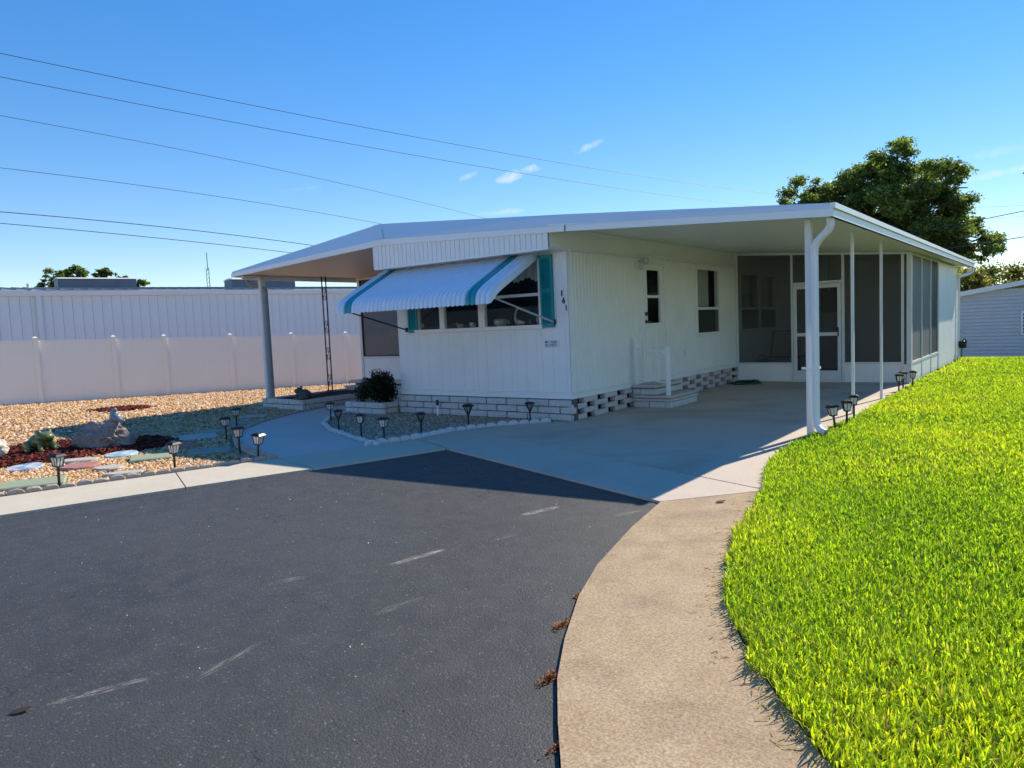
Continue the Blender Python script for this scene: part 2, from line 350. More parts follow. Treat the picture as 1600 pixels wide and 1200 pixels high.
def rough_block(name, l, d, h, material, seed, amp=.006, cuts=3):
    """a split-faced block, its outer face (-Y) uneven; centred on its base"""
    bm = bmesh.new(); bmesh.ops.create_cube(bm, size=1); bmesh.ops.scale(bm, vec=(l, d, h), verts=bm.verts); bmesh.ops.translate(bm, vec=(0, 0, h / 2), verts=bm.verts)
    bmesh.ops.bevel(bm, geom=list(bm.edges), offset=.007, segments=1, affect='EDGES')
    long_e = [e for e in bm.edges if abs((e.verts[0].co - e.verts[1].co).x) > l * .6]
    bmesh.ops.subdivide_edges(bm, edges=long_e, cuts=cuts, use_grid_fill=True)
    for v in bm.verts:
        n = noise.noise_vector(v.co * 14 + Vector((seed * 3.1, seed, seed * 1.7))); v.co += Vector((n.x * .3, n.y, n.z * .4)) * amp
    me = bpy.data.meshes.new(name); bm.to_mesh(me); bm.free(); me.materials.append(material); return me
def inpoly(px, py, poly):
    ins = np.zeros(len(px), bool); n = len(poly); j = n - 1
    for i in range(n):
        xi, yi = poly[i]; xj, yj = poly[j]
        cnd = ((yi > py) != (yj > py)) & (px < (xj - xi) * (py - yi) / (yj - yi + 1e-12) + xi); ins ^= cnd; j = i
    return ins
def np_mesh(name, V, F, cols, material, kind=None, parent=None, off=(0, 0, 0)):
    """V (n,3) F (m,k) from numpy, cols (n,3) per vertex"""
    me = bpy.data.meshes.new(name); n, (mm, k) = len(V), F.shape
    me.vertices.add(n); me.vertices.foreach_set('co', (V - np.array(off)).astype(np.float32).ravel())
    me.loops.add(mm * k); me.loops.foreach_set('vertex_index', F.astype(np.int32).ravel())
    me.polygons.add(mm); me.polygons.foreach_set('loop_start', np.arange(0, mm * k, k, dtype=np.int32))
    me.update(calc_edges=True)
    if cols is not None:
        a = me.color_attributes.new('col', 'FLOAT_COLOR', 'POINT'); a.data.foreach_set('color', np.c_[cols, np.ones(n)].astype(np.float32).ravel())
    me.materials.append(material); o = bpy.data.objects.new(name, me); C.objects.link(o)
    if parent: o.parent = parent
    if kind: o['kind'] = kind
    return o
def blob(name, parts, material, voxel=.012, parent=None, off=(0, 0, 0)):
    """one continuous body grown out of overlapping ellipsoids ((centre),(radii),rot_z)"""
    bm = bmesh.new()
    for c, r, rz in parts:
        M_ = Matrix.Translation(c) @ Matrix.Rotation(rz, 4, 'Z') @ Matrix.Diagonal((*r, 1)); bmesh.ops.create_icosphere(bm, subdivisions=2, radius=1, matrix=M_)
    me = bpy.data.meshes.new(name); bm.to_mesh(me); bm.free(); o = bpy.data.objects.new(name, me); C.objects.link(o)
    md = o.modifiers.new('r', 'REMESH'); md.mode = 'VOXEL'; md.voxel_size = voxel; md.use_smooth_shade = True
    s = o.modifiers.new('s', 'SMOOTH'); s.factor = .5; s.iterations = 3
    dg = bpy.context.evaluated_depsgraph_get(); me2 = bpy.data.meshes.new_from_object(o.evaluated_get(dg)); o.modifiers.clear(); o.data = me2
    me2.materials.clear(); me2.materials.append(material)
    me2.polygons.foreach_set('use_smooth', [True] * len(me2.polygons))
    if parent: o.parent = parent
    return o
def text(name, s, size, loc, rot, material, parent, depth=.002, align='CENTER'):
    cu = bpy.data.curves.new(name, 'FONT'); cu.body = s; cu.size = size; cu.extrude = depth; cu.align_x = align; cu.align_y = 'CENTER'; cu.offset = size * .012
    t = bpy.data.objects.new(name, cu); C.objects.link(t); dg = bpy.context.evaluated_depsgraph_get(); me = bpy.data.meshes.new_from_object(t.evaluated_get(dg))
    bpy.data.objects.remove(t); me.materials.clear(); me.materials.append(material); o = bpy.data.objects.new(name, me); C.objects.link(o)
    off = BASE.get(parent, (0, 0, 0)); o.location = tuple(loc[i] - off[i] for i in range(3)); o.rotation_euler = rot; o.parent = parent
    return o
def bezier(pts, n=8):
    """smooth curve through points (Catmull-Rom)"""
    P = [Vector(p) for p in pts]; P = [P[0] * 2 - P[1]] + P + [P[-1] * 2 - P[-2]]; out = []
    for i in range(1, len(P) - 2):
        for k in range(n):
            t = k / n; a, b_, c, d = P[i - 1:i + 3]
            out.append(.5 * ((2 * b_) + (c - a) * t + (2 * a - 5 * b_ + 4 * c - d) * t * t + (3 * b_ - a - 3 * c + d) * t ** 3))
    out.append(P[-2]); return out

# ================================================================== GROUND
struct('ground', MB().add([(-900, -900, -1.2), (900, -900, -1.2), (900, 900, -1.2), (-900, 900, -1.2)], [(0, 1, 2, 3)]), EARTH)
kerb_in = [(-9.6, -2.6), (-9.05, -.6), (-8.62, 1.0), (-8.33, 2.49), (-8.11, 3.22), (-7.84, 4.01), (-7.62, 4.72), (-7.50, 5.09), (-7.14, 6.25), (-6.88, 6.83)]
kerb_out = [(-8.7, -2.9), (-8.13, -.9), (-7.70, .7), (-7.41, 2.20), (-7.19, 2.90), (-6.94, 3.64), (-6.72, 4.30), (-6.52, 4.86), (-6.31, 5.50), (-6.02, 6.46)]
asph_drive = [(-6.02, 6.46), (-4.1, 5.78), (-2.80, 5.32), (-2.58, 5.24)]
asph_walk = [(-2.58, 5.24), (-2.44, 4.48), (-2.24, 3.67), (-2.07, 3.19), (-1.84, 2.70), (-1.66, 2.37), (-1.47, 2.09), (-1.31, 1.87), (-.85, 1.38), (-.2, .85), (.8, .25), (2.4, -.4), (5, -1.0)]
grass_edge = [(5.4, .5), (2.8, .95), (1.2, 1.45), (.2, 1.9), (-.30, 2.16), (-.62, 2.40), (-.76, 2.58), (-.93, 2.80), (-1.15, 3.12), (-1.34, 3.45), (-1.53, 3.99), (-1.73, 4.70), (-1.87, 5.50), (-1.97, 5.98)]
drive_right = [(-1.97, 5.98), (-2.16, 6.5), (-2.29, 7.05), (-2.37, 7.60), (-2.40, 8.3), (-2.33, 9.2), (-2.27, 10.5), (-2.28, 13.0), (-2.31, 15.9)]
joint1 = [(-6.05, 7.50), (-4.49, 6.93), (-3.43, 6.53), (-2.66, 6.24), (-1.97, 5.98)]
walk_left = [(-7.50, 5.09), (-7.75, 5.08), (-8.30, 5.20), (-9.06, 5.49), (-9.75, 5.87), (-10.43, 6.42), (-10.93, 7.04), (-11.21, 7.51), (-11.60, 8.35), (-11.80, 8.95), (-11.86, 9.5), (-11.90, 10.9)]
walk_right = [(-7.14, 6.25), (-7.66, 6.43), (-8.25, 6.67), (-8.91, 6.94), (-9.59, 7.35), (-10.12, 7.88), (-10.42, 8.37), (-10.58, 8.80), (-10.62, 9.2), (-10.62, 10.9)]
bed_front = [(-7.14, 6.25), (-6.94, 6.86), (-6.90, 7.60), (-6.62, 8.25), (-6.05, 8.90)]
def shrink(poly, d):
    """pull a slab in by d so joints stay open"""
    n = len(poly); a = sum(poly[i][0] * poly[(i + 1) % n][1] - poly[(i + 1) % n][0] * poly[i][1] for i in range(n)); s = 1 if a > 0 else -1; out = []
    for i in range(n):
        p0, p1, p2 = Vector(poly[i - 1]), Vector(poly[i]), Vector(poly[(i + 1) % n]); d1, d2 = (p1 - p0).normalized(), (p2 - p1).normalized()
        n1, n2 = Vector((-d1.y, d1.x)) * s, Vector((-d2.y, d2.x)) * s; b_ = (n1 + n2); b_ = b_ / max(b_.length_squared / 2, .4); q = p1 + b_ * d; out.append((q.x, q.y))
    return out
def tri_prism(poly, z0, z1):
    """concave-safe slab"""
    bm = bmesh.new(); vs = [bm.verts.new((x, y, z1)) for x, y in poly]; f = bm.faces.new(vs)
    if f.normal.z < 0 or (f.normal_update() or f.normal.z < 0): f.normal_flip()
    bmesh.ops.triangulate(bm, faces=[f]); r = bmesh.ops.extrude_face_region(bm, geom=list(bm.faces)); bmesh.ops.translate(bm, vec=(0, 0, z0 - z1), verts=[e for e in r['geom'] if isinstance(e, bmesh.types.BMVert)])
    bmesh.ops.recalc_face_normals(bm, faces=bm.faces)
    me = bpy.data.meshes.new('slab'); bm.to_mesh(me); bm.free(); return me
def slab(name, poly, z0, z1, material, d=.006, parent=None):
    me = tri_prism(shrink(poly, d) if d else poly, z0, z1); me.name = name; me.materials.append(material); o = bpy.data.objects.new(name, me); C.objects.link(o)
    if parent: o.parent = parent
    else: o['kind'] = 'structure'
    return o
asph_poly = kerb_out + asph_drive[1:] + asph_walk[1:] + [(30, -4), (30, -11), (-30, -11), (-30, -9)]
slab('road', asph_poly, -.25, -.018, ASPH, 0)
# kerb walk along the left of the road, three slabs with open joints
kw = bpy.data.objects.new('kerb_walk', None); C.objects.link(kw); kw['kind'] = 'structure'; BASE[kw] = (0, 0, 0)
for i0, i1 in ((0, 2), (2, 5), (5, 7), (7, 9)):
    slab('slab', kerb_in[i0:i1 + 1] + kerb_out[i0:i1 + 1][::-1], -.25, .004, CONC_K, .007, kw)
slab('walkway', walk_left + walk_right[::-1], -.25, .002, CONC_P, .006)
crack = [(-6.30, 6.62), (-6.29, 6.90), (-6.21, 7.22)]
slab('driveway', [(-6.88, 6.83)] + crack + joint1 + drive_right[1:] + [(-2.31, 16.2), (-5.9, 16.2), (-5.9, 9.0), (-6.05, 8.90), (-6.62, 8.25), (-6.90, 7.60), (-6.94, 6.9)], -.25, .006, CONC_D, .006)
slab('driveway_apron', [(-6.02, 6.46)] + crack + joint1 + asph_drive[1:][::-1], -.25, .003, CONC_A, .006)
slab('sidewalk', asph_walk + grass_edge, -.25, .003, CONC_W, .005)
# gravel sheets
def terr(x, y):
    """the yard drops gently towards the far end of the fence"""
    return -.0252 * max(0., y - 6.8) * min(1., max(0., (-13.4 - x) / 5.))
gx = np.linspace(-30, -6, 49); gy = np.linspace(-6, 30, 73); gb = MB()
for y in gy:
    for x in gx: gb.v.append((x, y, -.034 + terr(x, y) + .008 * noise.noise((x * .8, y * .8, 0))))
for j in range(len(gy) - 1):
    for i in range(len(gx) - 1): k = j * len(gx) + i; gb.f.append((k, k + 1, k + 1 + len(gx), k + len(gx)))
struct('gravel_ground', gb, GRAVB)
bed_poly = walk_right[:-1] + [(-10.62, 9.1), (-5.9, 9.1)] + bed_front[::-1][:-1]
slab('planting_bed', bed_poly, -.2, -.012, GRAVD, .02)
# lawn
lawn_poly = [(40, .2), (8, .3)] + grass_edge + drive_right[1:] + [(-2.31, 23.0), (40, 23.0)]
slab('lawn', lawn_poly, -.25, .012, SOIL, -.0)
struct('far_lawn', MB().add([(-40, 22.99, .011), (60, 22.99, .011), (60, 34, -.72), (-40, 34, -.72), (300, 400, -.72), (-300, 400, -.72)], [(0, 1, 2, 3), (3, 2, 4, 5)]), SOIL)

# pebbles, scattered as real stones
def pebbles(name, poly, n, size, zfun, pal, keep=None, stretch=1.0):
    xs, ys = [p[0] for p in poly], [p[1] for p in poly]
    px = rng.uniform(min(xs), max(xs), n * 3); py = rng.uniform(min(ys), max(ys), n * 3); k = inpoly(px, py, poly)
    if keep is not None: k &= keep(px, py)
    px, py = px[k][:n], py[k][:n]; n = len(px)
    r = size * rng.uniform(.55, 1.35, n) ; a = rng.uniform(0, 6.28, n); el = rng.uniform(.55, 1., n)
    z = np.array([zfun(x, y) for x, y in zip(px, py)])
    V = np.zeros((n, 6, 3)); jit = rng.uniform(.75, 1.25, (n, 6))
    for i in range(4):
        th = a + i * math.pi / 2; V[:, i, 0] = px + np.cos(th) * r * jit[:, i] * (1 if i % 2 == 0 else el); V[:, i, 1] = py + np.sin(th) * r * jit[:, i] * (1 if i % 2 == 0 else el); V[:, i, 2] = z + r * rng.uniform(.0, .35, n)
    for i in (4, 5):
        th = a + (0 if i == 4 else math.pi); V[:, i, 0] = px + np.cos(th) * r * .38; V[:, i, 1] = py + np.sin(th) * r * .38; V[:, i, 2] = z + r * rng.uniform(.55, 1.05, n)
    F = np.array([(0, 1, 4), (1, 2, 5), (1, 5, 4), (2, 3, 5), (3, 4, 5), (3, 0, 4)]); F = (F[None] + (np.arange(n) * 6)[:, None, None]).reshape(-1, 3)
    pal = np.array(pal); c = pal[rng.integers(0, len(pal), n)] * rng.uniform(.7, 1.25, (n, 1)); c = np.repeat(c, 6, 0)
    return np_mesh(name, V.reshape(-1, 3), F, np.clip(c, 0, .9), PEB, 'stuff')
TAN = [(.66, .38, .14), (.52, .29, .10), (.64, .41, .17), (.62, .38, .15), (.36, .18, .06), (.70, .53, .31), (.44, .25, .09), (.58, .36, .16)]
GREYB = [(.74, .46, .26), (.66, .42, .24), (.78, .60, .44), (.60, .36, .20), (.50, .30, .16), (.40, .31, .23), (.33, .25, .18), (.46, .38, .30), (.26, .20, .155), (.50, .43, .36), (.38, .26, .17), (.42, .35, .29)]
mulch_main = [(-10.62, 3.15), (-10.40, 3.55), (-10.32, 3.90), (-10.49, 4.29), (-10.07, 4.52), (-10.1, 5.08), (-10.9, 5.50), (-11.6, 5.35), (-12.0, 4.7), (-12.44, 4.54), (-12.5, 3.75), (-13.2, 2.6), (-12.2, 2.2), (-11.0, 2.5)]
mulch_far = [(-17.36, 7.0), (-17.6, 7.45), (-17.74, 7.95), (-17.1, 8.25), (-16.4, 7.85), (-16.5, 7.1)]
kerb_off = [(x - .02, y + .01) for x, y in kerb_in[:8]]
yard_near = kerb_off + [(x - .05, y - .03) for x, y in walk_left[1:]] + [(-13.6, 11.5), (-13.6, 8.8), (-13.2, 3), (-12.6, -2)]
yard_far = [(-12.8, -2), (-13.4, 3), (-13.7, 8.8), (-13.7, 16), (-19.2, 18.0), (-21.9, 7.1), (-24.5, -2)]
nomulch = lambda x, y: ~(inpoly(x, y, mulch_main) | inpoly(x, y, mulch_far))
zg = lambda x, y: -.034 + terr(x, y)
pebbles('yard_gravel', yard_near, 42000, .024, zg, [(a, b_ * 1.02, c * 1.3) for a, b_, c in TAN], nomulch)
pebbles('yard_gravel', yard_far, 40000, .034, zg, [(a, b_ * 1.02, c * 1.3) for a, b_, c in TAN], nomulch)
pebbles('bed_gravel', [(x, y) for x, y in bed_poly], 15000, .021, lambda x, y: -.014, GREYB)
# red mulch chips
def chips(name, poly, n, size):
    xs, ys = [p[0] for p in poly], [p[1] for p in poly]; px = rng.uniform(min(xs), max(xs), n * 3); py = rng.uniform(min(ys), max(ys), n * 3)
    k = inpoly(px + rng.normal(0, .10, len(px)), py + rng.normal(0, .10, len(py)), poly); px, py = px[k][:n], py[k][:n]; n = len(px)
    a = rng.uniform(0, 6.28, n); l = size * rng.uniform(.6, 1.6, n); w_ = l * rng.uniform(.2, .45, n); z = np.array([zg(x, y) for x, y in zip(px, py)]) + rng.uniform(.004, .04, n); t = rng.uniform(-.5, .5, n)
    V = np.zeros((n, 8, 3)); i = 0
    for sz in (-1, 1):
        for sx_, sy_ in ((-1, -1), (1, -1), (1, 1), (-1, 1)):
            dx, dy = sx_ * l, sy_ * w_; V[:, i, 0] = px + dx * np.cos(a) - dy * np.sin(a); V[:, i, 1] = py + dx * np.sin(a) + dy * np.cos(a); V[:, i, 2] = z + dx * t + sz * w_ * .3; i += 1
    F = np.array([(4, 5, 6, 7), (0, 1, 5, 4), (1, 2, 6, 5), (2, 3, 7, 6), (3, 0, 4, 7)]); F = (F[None] + (np.arange(n) * 8)[:, None, None]).reshape(-1, 4)
    pal = np.array([(.12, .022, .016), (.09, .018, .014), (.16, .035, .025), (.055, .014, .011), (.11, .03, .02)]); c = np.repeat(pal[rng.integers(0, 5, n)] * rng.uniform(.7, 1.3, (n, 1)), 8, 0)
    return np_mesh(name, V.reshape(-1, 3), F, c, MULCHC, 'stuff')
chips('red_mulch', mulch_main, 9000, .032)
chips('red_mulch', mulch_far, 1500, .036)

# grass blades
def blades(name, n_list):
    VV, FF, CC = [], [], []; o = 0
    for y0, y1, x1, dens, hgt, wid in n_list:
        n = int((y1 - y0) * (x1 + 2.6) * dens); px = rng.uniform(-2.6, x1, n); py = rng.uniform(y0, y1, n); k = inpoly(px, py, lawn_grow)
        k &= rng.uniform(0, 1, n) < np.array([.80 + .5 * noise.noise((x * 1.3, y * 1.3, 3)) - (.5 if (y > 17 and x < -1.75 - .05 * (y - 17)) else 0) for x, y in zip(px, py)])
        px, py = px[k], py[k]; n = len(px)
        a = rng.uniform(0, 6.28, n); pn = np.array([noise.noise((x * .55, y * .55, 9)) for x, y in zip(px, py)]); h = hgt * rng.uniform(.55, 1.25, n) * (1 + .25 * pn); le = h * rng.uniform(.15, .95, n); w_ = wid * rng.uniform(.65, 1.25, n); ts = a + math.pi / 2 + rng.uniform(-.6, .6, n)
        dx, dy = np.cos(a), np.sin(a); sx_, sy_ = np.cos(ts), np.sin(ts)
        V = np.zeros((n, 5, 3)); z0 = .01
        for i, (f, hh, ww) in enumerate(((0, 0, .8), (0, 0, -.8), (.38, .62, 1.), (.38, .62, -1.), (1., 1., 0))):
            V[:, i, 0] = px + dx * le * f + sx_ * w_ * ww * .5; V[:, i, 1] = py + dy * le * f + sy_ * w_ * ww * .5; V[:, i, 2] = z0 + h * hh * (1 - .18 * f * (le / h))
        F4 = np.array([(0, 1, 3), (0, 3, 2), (2, 3, 4)]); F = (F4[None] + (np.arange(n) * 5)[:, None, None]).reshape(-1, 3) + o; o += n * 5
        base = np.where(rng.uniform(0, 1, (n, 1)) < .06, np.array([[.36, .36, .12]]), np.where(rng.uniform(0, 1, (n, 1)) < .5, np.array([[.44, .56, .03]]), np.array([[.31, .50, .03]])))
        base = base * (rng.uniform(.7, 1.25, (n, 1)) + .3 * pn[:, None]); base[:, 0] *= 1 + .28 * np.clip(pn, -.6, .8)
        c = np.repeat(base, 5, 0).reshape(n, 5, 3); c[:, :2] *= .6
        VV.append(V.reshape(-1, 3)); FF.append(F); CC.append(c.reshape(-1, 3))
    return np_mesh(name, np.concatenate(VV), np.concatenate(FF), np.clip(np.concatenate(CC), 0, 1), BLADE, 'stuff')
lawn_grow = [(5, .4)] + [(x - .02 + .05 * noise.noise((x * 4, y * 4, 1)), y - .01 + .04 * noise.noise((x * 4, y * 4, 5))) for x, y in [(Vector(a).lerp(Vector(b_), k / 6)).to_tuple() for a, b_ in zip(grass_edge[:-1], grass_edge[1:]) for k in range(6)] + [grass_edge[-1]]] + [(x - .01, y) for x, y in drive_right[1:]] + [(-2.30, 23.0), (5, 23)]
blades('grass', [(1.2, 4.2, 1.3, 10500, .064, .0072), (4.2, 6.5, 1.2, 7500, .066, .0088), (6.5, 10, 1.2, 4200, .068, .012), (10, 15, 1.0, 2500, .070, .016), (15, 23, 1.0, 1500, .075, .022)])
def blades_far():
    n = 16000; px = rng.uniform(-9, 4, n); py = rng.uniform(23, 27, n); a = rng.uniform(0, 6.28, n); h = rng.uniform(.05, .1, n); V = np.zeros((n, 3, 3)); z = .011 - (py - 22.99) * .0665
    for i, (f, hh) in enumerate(((-.02, 0), (.02, 0), (0, 1))): V[:, i, 0] = px + np.cos(a) * f + .03 * hh; V[:, i, 1] = py + np.sin(a) * f; V[:, i, 2] = z + h * hh
    c = np.repeat(np.array([[.38, .46, .016]]) * rng.uniform(.7, 1.3, (n, 1)), 3, 0); np_mesh('far_grass', V.reshape(-1, 3), np.arange(n * 3).reshape(-1, 3), c, BLADE, 'stuff')
blades_far()

# ================================================================== THE MOBILE HOME
X0, XL, Y0, YB = -5.86, -9.47, 9.08, 23.4
H = thing('mobile_home', 'white single storey mobile home with teal shutters, carport and screened porch', 'mobile home', (-7.6, 9.08, 0))
# --- front wall, built round the window opening
WX0, WX1, WZ0, WZ1 = -8.98, -6.37, 1.46, 2.50
fwall = MB()
for a in ((XL, WX0, .33, 2.86), (WX1, X0, .33, 2.86), (WX0, WX1, .33, WZ0), (WX0, WX1, WZ1, 2.86)): fwall.box(a[0] + .0, a[1], Y0, Y0 + .09, a[2], a[3])
x = XL + .012; widths = [.20, .20, .10, .20, .30, .20, .10]; i = 0
while x < X0 - .08:                       # vertical boards with open grooves
    x1 = min(x + widths[i % 7], X0 - .06); i += 1
    zs = [(.43, 1.395), (2.50, 2.52)] if x1 > -9.19 and x < -6.09 else [(.43, 2.52)]
    for z0, z1 in zs: fwall.box(x + .0015, x1 - .0015, Y0 - .009, Y0 + .002, z0, z1)
    x = x1
put('front_wall', fwall, WHITE, H)
put('base_trim', MB().box(XL - .01, X0 + .012, Y0 - .022, Y0 - .0005, .328, .425).box(XL - .01, X0 + .014, Y0 - .032, Y0 - .0225, .40, .425), TRIM, H, bev=.004)
put('corner_trim', MB().box(X0 - .055, X0 + .006, Y0 - .014, Y0 - .0095, .43, 2.52).box(X0 - .0, X0 + .008, Y0 - .014, Y0 + .06, .43, 2.52), TRIM, H)
put('corner_trim', MB().box(XL - .006, XL + .012, Y0 - .012, Y0 + .0, .43, 2.52), TRIM, H)
# --- side wall facing the carport: narrow ribs round door and window
DY0, DY1, DZ0, DZ1 = 11.40, 12.30, .385, 2.44
SW = [(13.76, 14.90, 1.135, 2.435), (15.95 + .25, 18.70, 1.13, 2.41)]
opens = [(DY0, DY1, DZ0, 2.50)] + SW
swall = MB()
edges = sorted({Y0 + .09, YB} | {o_[0] for o_ in opens} | {o_[1] for o_ in opens})
for a, b_ in zip(edges[:-1], edges[1:]):
    op = [o_ for o_ in opens if o_[0] <= a and o_[1] >= b_]
    if op: swall.box(X0 - .09, X0, a, b_, .33, op[0][2]); swall.box(X0 - .09, X0, a, b_, op[0][3], 2.86)
    else: swall.box(X0 - .09, X0, a, b_, .33, 2.86)
y = Y0 + .075
while y < YB - .1:
    y1 = y + .096
    op = [o_ for o_ in opens if o_[0] - .05 < y1 and o_[1] + .05 > y]
    zs = [(.425, op[0][2] - .05), (op[0][3] + .05, 2.515)] if op else [(.425, 2.515)]
    for z0, z1 in zs:
        if z1 - z0 > .02:
            swall.hexa([(X0 - .002, y + .012, z0), (X0 + .009, y + .026, z0), (X0 + .009, y1 - .026, z0), (X0 - .002, y1 - .012, z0)], [(X0 - .002, y + .012, z1), (X0 + .009, y + .026, z1), (X0 + .009, y1 - .026, z1), (X0 - .002, y1 - .012, z1)])
    y = y1
put('side_wall', swall, WHITE, H)
put('upper_band', MB().box(X0 - .05, X0 + .006, 8.64, YB, 2.548, 2.845), WHITE, H)
put('rain_rail', MB().box(X0 + .0065, X0 + .045, 9.10, 11.28, 2.522, 2.545).box(X0 + .0065, X0 + .045, 12.42, 15.9, 2.522, 2.545).box(X0 + .0, X0 + .06, 11.28, 12.42, 2.575, 2.60), TRIM, H, bev=.004)
put('base_trim', MB().box(X0 + .0005, X0 + .022, Y0 - .02, 15.88, .328, .42).box(X0 + .0225, X0 + .03, Y0 - .03, 15.88, .40, .42), TRIM, H, bev=.004)
put('left_wall', MB().box(XL, XL + .09, Y0 + .09, YB, .33, 2.86), WHITE, H)
put('rear_wall', MB().box(XL, X0, YB, YB + .09, .33, 2.86), WHITE, H)
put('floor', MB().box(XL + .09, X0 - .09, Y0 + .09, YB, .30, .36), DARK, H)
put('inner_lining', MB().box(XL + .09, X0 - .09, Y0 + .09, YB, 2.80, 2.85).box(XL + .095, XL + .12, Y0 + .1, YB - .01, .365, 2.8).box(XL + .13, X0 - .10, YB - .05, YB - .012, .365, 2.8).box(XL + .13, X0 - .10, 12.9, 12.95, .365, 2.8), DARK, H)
put('soffit', MB().box(XL, X0, 8.635, Y0 - .001, 2.525, 2.545), TRIM, H)
# --- gable strips hung in front of the wall
RX = [-13.80, -9.25, -5.53, -2.06]; ZB = [2.72, 2.915, 2.732, 2.502]; ZM = [2.805, 3.02, 2.82, 2.593]
zbot = lambda x: float(np.interp(x, RX, ZB)); zmid = lambda x: float(np.interp(x, RX, ZM))
n = 37; wd = (X0 - XL) / n
for i in range(n):
    a = XL + i * wd + .004; b_ = XL + (i + 1) * wd - .004
    put('gable_strip', MB().hexa([(a, 8.60, 2.545), (b_, 8.60, 2.545), (b_, 8.62, 2.545), (a, 8.62, 2.545)], [(a, 8.60, zbot(a) + .03), (b_, 8.60, zbot(b_) + .03), (b_, 8.62, zbot(b_) + .03), (a, 8.62, zbot(a) + .03)]), WHITE, H)
put('gable_backing', MB().hexa([(XL, 8.6205, 2.53), (X0, 8.6205, 2.53), (X0, 8.634, 2.53), (XL, 8.634, 2.53)], [(XL, 8.6205, zbot(XL) + .03), (X0, 8.6205, zbot(X0) + .02), (X0, 8.634, zbot(X0) + .02), (XL, 8.634, zbot(XL) + .03)]), STEELV, H)
put('gable_trim', MB().box(XL - .006, X0 + .004, 8.592, 8.6365, 2.515, 2.545).box(XL - .02, XL + .003, 8.594, 9.07, 2.546, 2.90), TRIM, H)
# --- roof
T = [(-13.87, 8.626, 2.836), (-9.674, 8.956, 3.354), (-5.60, 8.726, 2.988), (-2.047, 8.626, 2.652)]
roof = MB()
ends = [(-13.87, 19.5, 2.836), (-9.674, 24.0, 3.354), (-5.60, 24.0, 2.988), (-2.047, 24.0, 2.652)]
for i in range(3):
    a, b_ = T[i], T[i + 1]; ya = 19.5 if i == 0 else 24.0
    lo = lambda p, dz: (p[0], p[1], p[2] - dz)
    e0 = (a[0], ya, a[2]); e1 = (b_[0], ya, b_[2])
    roof.hexa([lo(a, .02), lo(b_, .02), lo(e1, .02), lo(e0, .02)], [a, b_, e1, e0])
RF = put('roof', roof, FASC, H)
up_b = MB(); lo_b = MB()
for i in range(3):
    a, b_ = i, i + 1
    up_b.add([(RX[a], 8.60, ZM[a]), (RX[b_], 8.60, ZM[b_]), T[b_], T[a], (RX[a], 8.66, ZM[a] - .02), (RX[b_], 8.66, ZM[b_] - .02)], [(0, 1, 2, 3), (1, 0, 4, 5)])
    e = .004 if i < 2 else 0
    lo_b.hexa([(RX[a], 8.582, ZB[a]), (RX[b_] - e, 8.582, ZB[b_]), (RX[b_] - e, 8.5995, ZB[b_]), (RX[a], 8.5995, ZB[a])], [(RX[a], 8.582, ZM[a] - .004), (RX[b_] - e, 8.582, ZM[b_] - .004), (RX[b_] - e, 8.5995, ZM[b_] - .004), (RX[a], 8.5995, ZM[a] - .004)])
    lo_b.hexa([(RX[a], 8.574, ZB[a]), (RX[b_] - e, 8.574, ZB[b_]), (RX[b_] - e, 8.5815, ZB[b_]), (RX[a], 8.5815, ZB[a])], [(RX[a], 8.574, ZB[a] + .014), (RX[b_] - e, 8.574, ZB[b_] + .014), (RX[b_] - e, 8.5815, ZB[b_] + .014), (RX[a], 8.5815, ZB[a] + .014)])
put('fascia_upper', up_b, FASC, RF); put('fascia_lower', lo_b, TRIM, RF)
# cover plate over the ridge joint and the seam
cp = MB(); cp.add([(-9.40, 8.578, zbot(-9.4) - .004), (-9.20, 8.578, zbot(-9.2) - .004), (-9.20, 8.578, zmid(-9.2)), (-9.40, 8.578, zmid(-9.40)), (-9.62, 8.935, 3.345), (-9.82, 8.925, 3.34)], [(0, 1, 2, 3), (3, 2, 4, 5)])
put('ridge_cover', cp, FASC, RF)
put('seam_cover', MB().box(-5.56, -5.545, 8.572, 8.581, zbot(-5.55), zmid(-5.55)), STEELV, RF)
# ceilings: long pans side by side
def ceiling(name, xa, za, xb, zb, y0, y1, step, material):
    mb = MB(); y = y0
    while y < y1 - .01:
        ye = min(y + step, y1) - .004
        mb.hexa([(xa, y, za), (xb, y, zb), (xb, ye, zb), (xa, ye, za)], [(xa, y, za + .03), (xb, y, zb + .03), (xb, ye, zb + .03), (xa, ye, za + .03)]); y += step
    return put(name, mb, material, H)
ceiling('carport_ceiling', X0 + .007, 2.84, -2.10, 2.525, 8.605, 23.9, .61, CEIL)
ceiling('porch_ceiling', -13.72, 2.745, XL - .002, 2.925, 8.605, 19.4, .61, CEIL_L)
put('ceiling_moulding', MB().box(X0 + .0065, X0 + .035, 8.64, 15.9, 2.80, 2.835), TRIM, H)
# gutters
put('gutter', MB().box(-2.10, -2.066, 8.60, 23.9, 2.502, 2.588).box(-2.10, -2.058, 8.60, 23.9, 2.502, 2.516).box(-2.10, -2.040, 8.60, 23.9, 2.595, 2.655).box(-2.10, -2.075, 8.601, 23.9, 2.588, 2.595), TRIM, H)
put('gutter', MB().box(-13.86, -13.80, 8.60, 19.4, 2.722, 2.80).box(-13.80, -13.72, 8.601, 19.4, 2.715, 2.73), TRIM, H)
put('porch_beam', MB().box(-13.66, -13.60, 8.70, 19.3, 2.66, 2.744), TRIM, H)

